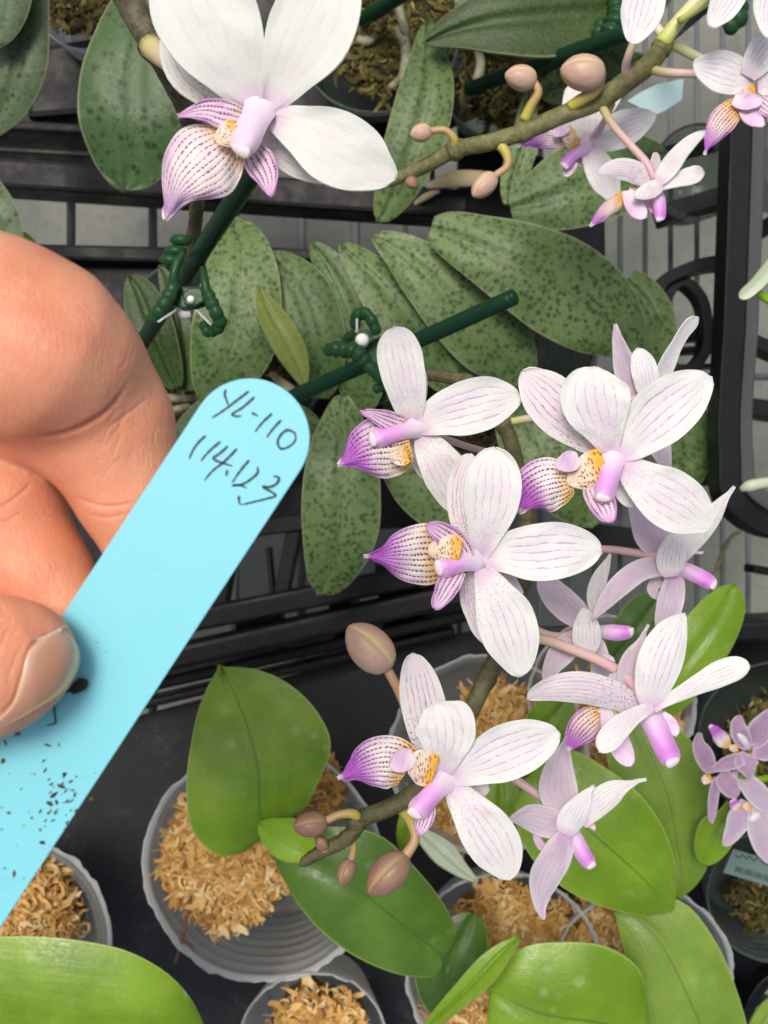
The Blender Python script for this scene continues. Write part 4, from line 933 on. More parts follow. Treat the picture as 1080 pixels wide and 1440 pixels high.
# flower 6
z = .277
flower(sp, z, [(742, 778, ZS, 7), (800, 772, ZS+.004, 6.5), (850, 772, ZS+.008, 6.5), (935, 784, z, 8)], [
 ('petal', 'petal_back', -2, [0, 2, 3], .15, [(935, 780, 16), (918, 752, 25), (903, 722, 18), (894, 698, 10), (890, 680, 0)]),
 ('petal', 'petal_lined', -1, [0, 3, 5], .2, [(952, 790, 8), (974, 758, 15), (998, 728, 14), (1016, 705, 7), (1033, 684, 0)], dict(twist=.7, point=True)),
 ('petal', 'petal_back', 0, [0, 3, 3], .25, [(934, 796, 13), (905, 800, 15), (872, 822, 15), (848, 850, 9), (835, 870, 0)], dict(twist=-.6)),
 ('sepal', 'petal_back', -1, [0, 2, 0], .1, [(950, 808, 10), (945, 840, 18), (938, 868, 16), (930, 900, 0)], dict(twist=.4)),
 ('sepal', 'petal_back', -2.5, [0, 0], .1, [(930, 815, 8), (918, 828, 8), (930, 842, 0)]),
 ('column', 'column_side', 1, [0, 1], 0, [(956, 798, 10), (970, 804, 13), (988, 813, 13), (1000, 820, 10)], dict(flat=.8)),
 ('sepal', 'petal_lined', 3, [0, 2, 1], -.25, [(944, 811, 10), (943, 793, 20), (947, 770, 18), (952, 754, 10), (955, 746, 0)]),
 ('side_lobe', 'lobe_plain', 0, [0, 1], 0, [(962, 778, 5), (975, 777, 3), (989, 777, 0)]),
])
# flower 7
z = .270
flower(sp, z, [(728, 850, ZS, 7), (745, 880, ZS+.003, 7), (775, 893, ZS+.004, 6.5), (815, 892, z, 7)], [
 ('petal', 'petal_back', -1, [0, 2, 3], .15, [(820, 872, 15), (800, 855, 21), (782, 838, 20), (768, 822, 14), (761, 812, 0)]),
 ('petal', 'petal_lined', -1, [0, 2, 5], .2, [(843, 866, 9), (838, 838, 13), (844, 810, 10), (852, 793, 5), (857, 779, 0)], dict(twist=.6)),
 ('petal', 'petal_back', -1, [0, 2, 2], .2, [(812, 895, 12), (792, 915, 18), (775, 940, 12), (768, 965, 0)], dict(twist=-.4)),
 ('sepal', 'petal_back', -2, [0, 2, 0], .1, [(838, 900, 9), (845, 935, 13), (842, 965, 11), (834, 992, 0)], dict(twist=.4)),
 ('column', 'column_side', 1, [0, 1], 0, [(846, 888, 9), (858, 889, 13), (872, 890, 13), (884, 889, 9)], dict(flat=.8)),
 ('sepal', 'petal_lined', 3, [0, 2, 1], -.25, [(823, 921, 8), (825, 900, 20), (824, 878, 18), (822, 863, 10), (821, 855, 0)]),
 ('side_lobe', 'lobe_plain', -1, [0, 1], .1, [(838, 858, 4), (850, 852, 5), (862, 850, 0)]),
 ('side_lobe', 'lobe_plain', -1, [0, 1], .1, [(848, 925, 4), (856, 926, 5), (863, 931, 0)]),
])
# flower 8 (side view with lip)
z = .290
flower(sp, z, [(706, 905, ZS+.002, 8), (756, 898, ZS+.008, 9), (806, 914, ZS+.014, 9), (860, 938, ZS+.02, 10), (890, 962, z-.003, 10), (905, 990, z, 9)], [
 ('petal', 'petal_back', -4, [0, 2, 2], .15, [(893, 968, 22), (888, 938, 18), (900, 905, 7), (912, 878, 0)]),
 ('sepal', 'petal_back', -4, [0, 1], .1, [(898, 985, 10), (875, 965, 16), (860, 948, 0)]),
 ('lip', 'lip_yellow', -2.5, [2, 1, 0, -2], -.3, [(858, 997, 9), (842, 1006, 17), (824, 1020, 23), (810, 1036, 17), (803, 1048, 8), (799, 1056, 0)]),
 ('claw', 'claw', -2.5, [1, 2], -.2, [(884, 1000, 12), (868, 1000, 16), (850, 1000, 10), (842, 1002, 0)]),
 ('side_lobe', 'lobe_plain', -.5, [0, 1], .2, [(852, 992, 6), (856, 1015, 11), (870, 1045, 16), (880, 1064, 13), (888, 1077, 0)]),
 ('petal', 'sepal', -.5, [0, 4, 5, 3], -.35, [(903, 1004, 10), (880, 986, 17), (845, 972, 22), (805, 966, 22), (770, 970, 16), (741, 982, 0)]),
 ('side_lobe', 'lobe_plain', -1, [0, 1], .1, [(930, 1006, 6), (942, 1018, 10), (952, 1034, 0)]),
 ('column', 'column_side', 1, [0, 2], 0, [(914, 1004, 18), (925, 1028, 20), (935, 1050, 19), (943, 1066, 15)], dict(flat=.7)),
 ('petal', 'petal_lined', 2, [0, 3, 4], .2, [(918, 994, 9), (950, 978, 9), (985, 960, 14), (1015, 946, 18), (1040, 938, 15), (1054, 938, 0)], dict(twist=.5)),
 ('petal', 'petal', 3, [0, 4, 5], -.2, [(918, 994, 8), (893, 1006, 12), (870, 1024, 17), (854, 1042, 17), (842, 1056, 0)], dict(twist=-.3)),
 ('sepal', 'petal_lined', 2.5, [0, 3, 3, 0], -.2, [(912, 997, 10), (918, 965, 26), (930, 925, 32), (945, 890, 24), (956, 872, 12), (962, 862, 0)]),
])
# flower 9 (lowest, from behind)
z = .274
flower(sp, z, [(650, 1040, ZS+.004, 7), (700, 1080, ZS+.003, 7), (726, 1097, ZS+.004, 8), (760, 1120, ZS+.006, 8), (792, 1150, z, 8)], [
 ('petal', 'petal_back', -1.5, [0, 2, 2], .12, [(798, 1145, 18), (786, 1115, 27), (786, 1085, 22), (792, 1058, 11), (797, 1034, 0)], dict(point=True)),
 ('petal', 'petal_back', -1, [0, 1, 2], .15, [(794, 1162, 16), (768, 1156, 22), (742, 1150, 17), (725, 1151, 8), (713, 1154, 0)]),
 ('petal', 'petal_lined', 1, [0, 3, 5], .2, [(817, 1160, 9), (838, 1132, 18), (862, 1113, 16), (885, 1103, 6), (909, 1096, 0)], dict(twist=.5, point=True)),
 ('column', 'column_side', -.5, [0, 1], 0, [(806, 1174, 11), (814, 1190, 14), (823, 1206, 13), (829, 1214, 10)], dict(flat=.8)),
 ('sepal', 'petal_back', .5, [0, 2, 0], -.1, [(796, 1172, 11), (782, 1205, 22), (765, 1238, 21), (760, 1265, 12), (764, 1293, 0)], dict(twist=.3)),
 ('sepal', 'petal_lined', 2.5, [0, 2, 1], -.25, [(792, 1172, 10), (803, 1152, 19), (817, 1130, 14), (826, 1117, 8), (836, 1105, 0)]),
 ('side_lobe', 'lobe_plain', -1, [0, 0], .1, [(772, 1198, 4), (760, 1188, 6), (753, 1174, 3), (752, 1168, 0)]),
 ('side_lobe', 'lobe_plain', -1, [0, 0], .1, [(818, 1152, 4), (828, 1158, 5), (837, 1166, 0)]),
])
bud(sp, (548, 940), (490, 880), 30, ZS+.018, [(594, 1056, ZS+.012, 8), (582, 1030, ZS+.014, 7.5), (572, 1000, ZS+.016, 7), (560, 970, ZS+.018, 7), (545, 942, ZS+.018, 7)], 'bud')
bud(sp, (460, 1156), (412, 1163), 18, ZS+.018, [(503, 1152, ZS+.015, 8), (498, 1145, ZS+.017, 7.5), (480, 1145, ZS+.018, 6), (458, 1154, ZS+.018, 6)], 'bud_dark')
bud(sp, (572, 1202), (518, 1257), 25, ZS+.012, [(556, 1130, ZS+.012, 8), (576, 1152, ZS+.010, 8), (584, 1178, ZS+.011, 7), (570, 1204, ZS+.012, 8)], 'bud_dark')
bud(sp, (494, 1208), (479, 1245), 13, ZS+.012, [(492, 1176, ZS+.014, 6), (497, 1190, ZS+.013, 5), (494, 1210, ZS+.012, 5)], 'bud_dark')
bud(sp, (456, 1194), (448, 1178), 9, ZS+.018, [(462, 1194, ZS+.016, 5), (458, 1195, ZS+.017, 5), (455, 1194, ZS+.018, 5)], 'bud_dark')

# ---- upper right spike
sp = thing('orchid_spike', P(700, 195, .22), 'budding orchid spike crossing the upper right corner with small pink buds', 'orchid spike')
Z2 = .225
tube('stem', [(512, 267, Z2-.01, 4), (532, 260, Z2-.008, 7), (560, 250, Z2-.006, 9), (600, 232, Z2-.004, 10.5), (640, 211, Z2-.002, 11.5), (690, 200, Z2, 12), (735, 186, Z2, 12.5), (790, 162, Z2, 13), (840, 142, Z2, 14), (885, 112, Z2, 14.5), (915, 88, Z2, 14), (935, 60, Z2, 12)], M['stem_green'], sp, n=70, seg=14, rough=.03)
tube('stem', [(930, 62, Z2+.001, 12), (950, 35, Z2+.002, 10), (980, 0, Z2+.004, 9.5), (1010, -50, Z2+.006, 9)], M['pedicel_green'], sp, n=20)
for x, y, a in ((640, 211, -.4), (735, 186, -.3), (845, 140, -.5), (900, 100, -.7), (930, 68, -.9)): node_ring(sp, x, y, Z2, 12.5, 'stem_green', a)
bud(sp, (606, 184), (577, 190), 13, Z2+.004, [(637, 210, Z2, 7), (639, 196, Z2+.003, 6), (628, 184, Z2+.004, 5), (604, 184, Z2+.004, 5)], 'bud')
bud(sp, (696, 246), (665, 276), 15, Z2+.002, [(700, 200, Z2, 8), (712, 216, Z2+.001, 7), (714, 232, Z2+.002, 5.5), (695, 248, Z2+.002, 5.5)], 'bud')
bud(sp, (754, 113), (710, 105), 17.5, Z2+.004, [(738, 168, Z2, 8), (746, 150, Z2+.002, 7), (757, 128, Z2+.004, 6), (748, 112, Z2+.004, 6)], 'bud')
bud(sp, (850, 106), (788, 98), 25, Z2+.008, [(802, 150, Z2+.002, 8), (818, 140, Z2+.004, 9), (838, 126, Z2+.006, 8), (846, 108, Z2+.007, 7)], 'bud')
bud(sp, (573, 251), (586, 262), 9, Z2-.006, [(568, 247, Z2-.006, 5), (571, 249, Z2-.006, 5), (574, 252, Z2-.006, 5)], 'bud_dark')
z = .205
flower(sp, z, [(860, 146, Z2-.003, 7), (850, 170, z+.006, 6), (832, 196, z-.002, 7)], [
 ('petal', 'petal', -1.5, [0, 1, 0], .12, [(828, 200, 10), (818, 178, 22), (812, 155, 22), (806, 132, 14), (803, 120, 0)]),
 ('petal', 'petal_lined', -1.5, [0, 1], .1, [(832, 196, 8), (838, 170, 14), (856, 145, 12), (874, 128, 0)]),
 ('petal', 'petal_lined', 0, [0, 2, 1], .14, [(834, 202, 8), (855, 192, 22), (882, 178, 25), (904, 168, 17), (922, 161, 0)]),
 ('petal', 'petal', 0, [0, 2, 1], .14, [(829, 208, 9), (840, 230, 20), (852, 254, 21), (860, 272, 13), (864, 286, 0)]),
 ('sepal', 'petal_back', -2, [0, 0], .1, [(822, 212, 7), (815, 226, 9), (812, 234, 0)]),
 ('side_lobe', 'lobe_plain', .5, [0, 0], .1, [(806, 226, 8), (800, 238, 8), (795, 248, 0)]),
 ('lip', 'lip', .5, [0, 1, 0], -.3, [(806, 196, 12), (790, 192, 20), (770, 190, 21), (752, 195, 15), (742, 201, 6), (728, 207, 0)]),
 ('claw', 'claw', 1.5, [1, 1], -.2, [(812, 204, 7), (803, 198, 11), (796, 194, 8), (790, 193, 0)]),
 ('side_lobe', 'lobe_plain', 3, [0, 1], .1, [(800, 178, 4), (792, 182, 8), (784, 186, 7), (778, 190, 0)]),
 ('column', 'column_side', 3, [0, 2], 0, [(828, 204, 12), (815, 212, 11), (802, 222, 9.5), (796, 230, 9)]),
])
z = .236
flower(sp, z, [(846, 150, Z2, 8), (862, 176, Z2+.004, 7), (890, 208, Z2+.008, 7), (912, 234, z, 7), (921, 255, z, 6)], [
 ('petal', 'sepal', -.5, [0, 2, 3], -.3, [(918, 262, 8), (897, 244, 16), (872, 237, 15), (854, 238, 9), (841, 244, 0)]),
 ('petal', 'petal_back', -2, [0, 1], .1, [(920, 258, 9), (920, 240, 11), (922, 225, 7), (922, 215, 0)]),
 ('claw', 'claw', -2.5, [0, 0], 0, [(905, 275, 10), (895, 268, 11), (885, 270, 0)]),
 ('side_lobe', 'lobe', -2, [0, 0], .1, [(905, 272, 6), (915, 285, 9), (920, 300, 0)]),
 ('lip', 'lip_yellow', -1.5, [0, 0], -.3, [(882, 273, 6), (868, 283, 10), (852, 296, 10), (840, 308, 6), (830, 318, 0)]),
 ('side_lobe', 'lobe_plain', -.5, [0, 1], .2, [(882, 268, 6), (888, 283, 11), (898, 296, 12), (908, 306, 0)]),
 ('column', 'column_side', 0, [0, 1], 0, [(925, 270, 8), (927, 284, 11), (928, 298, 10), (928, 305, 8)], dict(flat=.7)),
 ('petal', 'petal_lined', 1, [0, 3, 4], .2, [(924, 257, 7), (940, 236, 13), (958, 212, 11), (976, 195, 8), (992, 185, 0)], dict(twist=.4)),
 ('petal', 'petal_lined', 1, [0, 2, 3], .2, [(926, 262, 6), (948, 254, 9), (970, 247, 12), (984, 243, 10), (990, 243, 0)], dict(twist=.3)),
 ('petal', 'petal', 2, [0, 2, 2], -.2, [(930, 258, 7), (915, 267, 12), (902, 272, 9), (892, 275, 0)]),
])
z = .250
flower(sp, z, [(915, 98, Z2, 8), (935, 102, Z2+.004, 8), (975, 104, Z2+.008, 7), (1045, 112, z-.003, 7)], [
 ('petal', 'petal_lined', -1, [0, 2, 2], .14, [(1058, 114, 12), (1035, 106, 28), (1008, 98, 29), (988, 93, 18), (975, 89, 0)]),
 ('petal', 'petal_lined', .5, [0, 2, 2], .14, [(1052, 108, 10), (1064, 88, 20), (1082, 64, 24), (1104, 40, 0)]),
 ('lip', 'lip_yellow', .5, [0, 1, 0], -.3, [(1046, 144, 9), (1034, 152, 15), (1016, 170, 19), (1002, 192, 12), (995, 205, 5), (991, 218, 0)]),
 ('claw', 'claw', 1, [0, 1], 0, [(1062, 128, 10), (1050, 132, 10), (1042, 138, 0)]),
 ('side_lobe', 'lobe_plain', 2, [0, 1], .2, [(1032, 138, 8), (1046, 142, 12), (1060, 142, 10), (1072, 142, 0)]),
 ('side_lobe', 'lobe', .5, [0, 1], .2, [(1068, 140, 10), (1080, 150, 14), (1092, 158, 0)]),
 ('side_lobe', 'lobe_plain', .8, [0, 1], .2, [(1046, 152, 8), (1056, 164, 11), (1066, 170, 9), (1074, 176, 0)]),
 ('petal', 'petal', 0, [0, 2], .1, [(1066, 118, 12), (1090, 118, 20), (1120, 116, 0)]),
])
z = .262
flower(sp, z, [(893, 55, Z2+.008, 7), (884, 78, Z2+.006, 7), (880, 98, Z2+.002, 8), (882, 112, Z2, 8)], [
 ('petal', 'petal_lined', 0, [0, 2, 3], .12, [(918, -50, 14), (910, -15, 28), (902, 18, 29), (894, 44, 19), (889, 62, 0)]),
])
flower(sp, z, [(955, 30, Z2+.006, 7), (985, 10, Z2+.012, 7), (1020, -20, z-.004, 7)], [
 ('petal', 'petal_lined', 0, [0, 2, 3], .12, [(1042, -40, 14), (1030, -12, 22), (1016, 12, 20), (1006, 28, 12), (1001, 38, 0)]),
 ('petal', 'petal_lined', .5, [0, 2, 3], .12, [(1100, -50, 14), (1090, -20, 24), (1080, 15, 20), (1080, 38, 12), (1084, 53, 0)]),
], 'pedicel_green')
tube('flower_stalk', [(932, 60, Z2, 7), (952, 66, Z2-.004, 7), (975, 78, Z2-.006, 7), (1000, 90, Z2-.008, 6)], M['pedicel_green'], sp)
tube('flower_stalk', [(932, 50, Z2-.004, 7), (918, 30, Z2-.004, 7), (915, 0, Z2-.004, 7), (916, -40, Z2-.004, 7)][::-1], M['pedicel_green'], sp)

# ---- big flower at the top left
sp = thing('orchid_spike', P(260, 150, .25), 'brown orchid stem carrying the one big white flower at the top left', 'orchid spike')
tube('stem', [(150, -60, .27, 20), (178, -5, .275, 20), (205, 45, .278, 19), (232, 90, .278, 18), (256, 135, .272, 17), (272, 185, .26, 15), (278, 240, .24, 12), (276, 300, .215, 10), (271, 345, .20, 10), (266, 390, .185, 9), (262, 430, .16, 9)], M['stem_brown'], sp, n=70, seg=14, rough=.04)
node_ring(sp, 216, 64, .278, 19, 'stem_brown', 1.0)
z = .352
flower(sp, z, [(212, 66, .282, 17), (232, 84, .295, 14), (258, 104, .312, 12), (310, 135, .335, 11), (358, 158, z-.004, 12)], [
 ('sepal', 'sepal_big', -2, [0, -1, -2], .1, [(374, 172, 10), (396, 203, 26), (428, 228, 26), (450, 244, 15), (468, 254, 0)]),
 ('sepal', 'sepal_big', -2, [0, -2, -4], .1, [(345, 158, 12), (300, 125, 30), (270, 90, 40), (255, 40, 30), (250, 0, 0)]),
 ('petal', 'petal_big', 0, [1, 5, 6, 4], .12, [(356, 150, 14), (335, 105, 44), (305, 50, 68), (280, 0, 72), (262, -50, 52), (254, -90, 0)]),
 ('petal', 'petal_big', .3, [1, 5, 6, 4], .12, [(376, 152, 14), (400, 108, 38), (432, 50, 60), (455, -5, 56), (472, -48, 36), (482, -80, 0)]),
 ('petal', 'petal_big', .2, [1, 4, 4, 2], .14, [(380, 164, 14), (420, 180, 34), (465, 203, 52), (507, 226, 47), (535, 243, 28), (554, 254, 0)]),
 ('side_lobe', 'lobe', 3, [0, 1, 2], .2, [(340, 166, 14), (315, 160, 20), (290, 155, 15), (268, 158, 8), (250, 163, 0)]),
 ('side_lobe', 'lobe', 3, [0, 1, 2], .2, [(352, 206, 10), (364, 226, 21), (374, 245, 18), (378, 262, 10), (378, 275, 0)]),
 ('lip', 'lip_big', 3.0, [0, 2, 3, 2, 0], -.35, [(325, 196, 20), (312, 208, 44), (290, 226, 57), (266, 248, 47), (252, 266, 29), (243, 284, 14), (238, 298, 8), (233, 309, 0)]),
 ('claw', 'claw', 5, [2, 2], -.2, [(336, 180, 16), (324, 188, 20), (310, 194, 12), (302, 198, 0)]),
 ('column', 'column_big', 8, [0, 7], 0, [(368, 148, 24), (360, 165, 25), (350, 185, 25), (342, 203, 21)]),
])

# ---- lavender flowers at the right edge
sp = thing('orchid_spike', P(1075, 1090, .15), 'small lavender orchid flowers on a thin green stalk at the right edge', 'orchid spike')
tube('stem', [(1120, 1082, .15, 5), (1080, 1094, .155, 5), (1056, 1096, .158, 5), (1040, 1090, .16, 4)], M['leaf_new'], sp)
z = .165
flower(sp, z, [(1058, 1096, .157, 4), (1062, 1080, .160, 4), (1056, 1058, z-.001, 4)], [
 ('petal', 'petal_lav', 0, [0, 2, 1], .15, [(1053, 1052, 5), (1042, 1034, 13), (1038, 1018, 10), (1042, 1006, 0)]),
 ('petal', 'petal_lav', 0, [0, 2, 1], .15, [(1056, 1050, 7), (1068, 1030, 18), (1080, 1014, 15), (1094, 998, 0)]),
 ('petal', 'petal_lav', 0, [0, 1, 1], .15, [(1058, 1056, 6), (1078, 1056, 14), (1104, 1052, 0)]),
 ('petal', 'petal_lav', 0, [0, 1, 1], .15, [(1053, 1060, 8), (1050, 1072, 17), (1053, 1084, 10), (1057, 1092, 0)]),
 ('petal', 'petal_lav', .6, [0, 1, 1], .2, [(1046, 1066, 9), (1024, 1074, 10), (1008, 1080, 6), (994, 1086, 0)]),
 ('petal', 'petal_lav', 0, [0, 2, 2], .2, [(1000, 1084, 8), (990, 1062, 13), (983, 1046, 9), (984, 1031, 0)]),
 ('lip', 'lip', 1, [0, 1, 1], .2, [(1025, 1050, 4), (1014, 1038, 10), (1006, 1028, 7), (999, 1020, 0)]),
 ('side_lobe', 'claw', .5, [0, 1], 0, [(1038, 1052, 4), (1031, 1052, 5), (1026, 1050, 0)]),
 ('column', 'petal_big', 2, [0, 1], 0, [(1052, 1050, 4), (1046, 1041, 6), (1040, 1034, 5)]),
], 'leaf_new')
flower(sp, z - .006, [(1060, 1096, .155, 4), (1050, 1110, .156, 4), (1056, 1128, .158, 4)], [
 ('petal', 'petal_lavpale', 0, [0, 2, 2], .15, [(1030, 1086, 6), (1050, 1100, 13), (1068, 1120, 16), (1085, 1142, 0)]),
 ('petal', 'petal_lav', .5, [0, 1, 1], .15, [(1012, 1088, 8), (1022, 1100, 15), (1030, 1112, 12), (1036, 1122, 0)]),
 ('petal', 'petal_lav', 0, [0, 1], .2, [(1009, 1094, 5), (1004, 1118, 7), (1002, 1140, 6), (1000, 1158, 0)]),
 ('petal', 'petal_lavpale', 0, [0, 1, 1], .15, [(1052, 1128, 10), (1042, 1148, 17), (1030, 1172, 12), (1018, 1190, 0)]),
 ('petal', 'petal_lavpale', .4, [0, 2, 2], .15, [(1064, 1136, 10), (1070, 1160, 20), (1080, 1188, 20), (1092, 1215, 0)]),
 ('lip', 'lip', 1, [0, 1], .2, [(1040, 1138, 5), (1034, 1132, 8), (1030, 1126, 0)]),
 ('side_lobe', 'claw', 1, [0, 1], 0, [(1056, 1134, 5), (1050, 1134, 6), (1045, 1132, 0)]),
 ('side_lobe', 'claw', 1, [0, 1], 0, [(1000, 1092, 6), (994, 1096, 7), (990, 1102, 0)]),
 ('column', 'petal_big', 2, [0, 1], 0, [(1070, 1142, 4), (1063, 1148, 7), (1058, 1152, 6)]),
], 'leaf_new')
# thin plants at the right edge
sp = thing('orchid_leaf', P(1070, 400, .2), 'thin pale green blades entering from the right edge over the tray side', 'leaf blades')
blade('blade', .20, M['leaf_pale'], sp, spine=[(1110, 345, 9), (1085, 375, 10), (1062, 402, 9), (1046, 415, 7), (1040, 419, 0)], dz=[0, 1, 0], fold=.3, th=.8)
tube('stalk', [(1060, 408, .195, 4), (1072, 416, .194, 6), (1090, 428, .193, 6), (1120, 445, .19, 6)], M['leaf_new'], sp)
sp = thing('aerial_root', P(1070, 680, .12), 'pale stubby root tip poking in from the right edge below the tray side', 'root')
tube('root', [(1042, 688, .14, 4), (1052, 684, .142, 8), (1070, 680, .142, 8), (1110, 676, .14, 8)], M['leaf_pale'], sp)
sp = thing('grass_stem', P(1010, 800, .03), 'thin wiry grass stem curving over the wire bench', 'stem')
tube('stem', [(1040, 748, .02, 2.5), (1026, 758, .03, 3), (1014, 782, .03, 3), (1004, 815, .03, 3), (998, 840, .025, 3)], M['stem_green'], sp)

# ================================================================ STAKES, CLIPS, TAGS
def stake(a, b, r, label, cap=True):
    t = thing('plant_stake', P(b[0], b[1], b[2]), label, 'stake', 'green plastic plant stakes')
    A, B = P(*a), P(*b); rr = r / ppm((a[2] + b[2]) / 2)
    d_ = (B - A).normalized()
    L_ = (B - A).length
    pts = [(*(A - d_ * rr * .5), rr * .35), (*(A - d_ * rr * .35), rr * .75), (*A, rr)]
    link('tip', tube_me(pts, n=10, seg=16), M['stake'], t)
    link('rod', tube_me([(*A, rr), (*B, rr)], n=40, seg=16, rough=.02), M['stake'], t)
    return t
stake((398, 175, .300), (170, 528, .130), 12.5, 'dark green stake rising from the fingers to behind the big white flower')
stake((722, 418, .190), (395, 566, .150), 11.5, 'dark green stake with rounded free end over the spotted leaf fan')
stake((885, 45, .150), (660, 125, .075), 11, 'dark green stake behind the small buds at the upper right')
stake((600, -30, .12), (510, 28, .075), 11, 'dark green stake in the dark moss beside the big white flower')
stake((1010, -10, .20), (935, 55, .15), 11, 'dark green stake crossing behind the upper right flower stalks')

def clip(cx, cy, z, k, rot, label, pin, arms, wires, body):
    t = thing('orchid_clip', P(cx, cy, z), label, 'clip', 'green claw clips on the stakes')
    ca, sa = math.cos(rot), math.sin(rot)
    for pts, nr in arms:
        tube('claw_arm', [(x, y, z + dz * .001, r) for x, y, dz, r in pts], M['clip'], t, n=18 * max(nr, 2), seg=12, ribs=nr, rib=.20 if nr else 0, flat=.85)
    for pts in body:
        slab('hinge_plate', pts[0], z + pts[1] * .001, .0022, M['clip'], t, .0006)
    p = P(pin[0], pin[1], z + pin[3] * .001); r = pin[2] / ppm(z)
    link('pin', tube_me([(p.x, p.y, p.z - .006, r), (p.x, p.y, p.z - .0008, r), (p.x, p.y, p.z, r * .8)], n=8, seg=20), M['white_pin'], t)
    for a, b in wires: tube('spring_wire', [(a[0], a[1], z + a[2] * .001, 1.9), (b[0], b[1], z + b[2] * .001, 1.9)], M['steel'], t, n=4, seg=8)
    return t
c1 = clip(266, 420, .2285, 1, 0, 'green claw clip with a small pin holding the stem by the fingers', (267.5, 420, 5, 6.5), [
  ([(212, 452, 2, 9), (222, 440, 4, 10), (232, 426, 5, 10.5), (240, 412, 5, 10.5), (246, 398, 4, 9)], 5),
  ([(243, 404, 4, 8), (245, 385, 5, 7), (250, 368, 5, 6), (258, 356, 4, 4)], 0),
  ([(304, 466, 0, 8), (309, 452, 3, 10), (303, 438, 5, 10), (296, 422, 5, 10), (292, 408, 5, 7)], 5),
  ([(292, 414, 5, 7), (288, 396, 5, 6), (286, 380, 4, 5), (284, 366, 3, 3)], 0),
  ([(286, 452, -4, 7), (292, 464, -4, 9), (304, 464, -2, 9)], 3),
  ], [((222, 453, 6), (248, 436, 3)), ((276, 436, 3), (297, 457, 5))],
  [([(240, 428), (254, 402), (284, 402), (292, 428), (276, 434), (258, 434)], 2), ([(256, 412), (266, 404), (284, 404), (288, 424), (272, 432), (259, 428)], 4.5)])
for y, x in ((338, 255), (353, 247), (366, 240)):
    tube('claw_tooth', [(x - 14, y, .213, 3), (x - 6, y - 1, .216, 8), (x + 6, y, .216, 8), (x + 12, y, .213, 5)], M['clip'], c1, n=14)
p = P(260, 441, .2275); r = 9 / ppm(.2275)
link('spring_coil', tube_me([(p.x - r, p.y, p.z, r*.6), (p.x, p.y - r*.15, p.z, r*.75), (p.x + r, p.y, p.z, r*.6)], n=14, seg=12, ribs=4, rib=.15), M['steel'], c1)
c2 = clip(508, 478, .190, 1, 0, 'green claw clip with a large white pin head on the right hand stake', (509, 477, 8.5, 6), [
  ([(458, 494, 2, 7), (468, 491, 4, 10), (482, 491, 5, 11.5), (496, 493, 5, 11.5), (508, 502, 5, 11), (516, 512, 4, 9)], 6),
  ([(512, 508, 4, 9), (524, 520, 4, 9), (536, 532, 3, 8), (548, 540, 1, 7)], 0),
  ([(500, 462, 0, 6), (500, 448, 2, 8), (508, 440, 3, 9), (518, 444, 4, 9), (525, 456, 4, 9), (530, 470, 3, 8)], 5),
  ([(484, 480, -2, 5), (490, 474, 0, 7), (498, 470, 1, 7)], 0),
  ([(526, 548, -1, 6), (536, 544, 0, 7), (546, 540, 1, 7)], 3),
  ], [((502, 448, 5), (502, 468, 5))], [([(496, 482), (500, 468), (516, 462), (528, 478), (512, 488)], 3), ([(500, 490), (514, 480), (534, 474), (546, 496), (534, 520), (516, 510)], -2)])
p = P(990, 20, .18)
c3 = thing('orchid_clip', p, 'dark green clip half hidden behind the flowers at the top right corner', 'clip', 'green claw clips on the stakes')
tube('claw_arm', [(1010, -12, .17, 9), (1028, 0, .172, 11), (1040, 14, .172, 12), (1034, 32, .172, 12), (1018, 40, .17, 10)], M['clip'], c3, n=70, seg=12, ribs=5, rib=.34)
p = P(858, 42, .12)
c4 = thing('orchid_clip', p, 'dark ribbed clip in shadow beside the stake at the upper right', 'clip', 'green claw clips on the stakes')
tube('claw_arm', [(862, -5, .13, 10), (868, 20, .132, 14), (860, 44, .132, 15), (850, 62, .13, 12)], M['clip'], c4, n=70, seg=12, ribs=6, rib=.3)
tube('claw_arm', [(846, 30, .125, 8), (842, 50, .127, 10), (850, 78, .125, 9)], M['clip'], c4, n=50, seg=12, ribs=4, rib=.3)

# pale tag top right
t = thing('plant_tag', P(925, 135, .12), 'small pale blue translucent tag lying behind the upper right stem', 'tag')
slab('plate', [(882, 142), (900, 130), (925, 118), (961, 111), (959, 140), (935, 156), (922, 161), (905, 154)], .13, .0006, M['tag_pale'], t, 0)

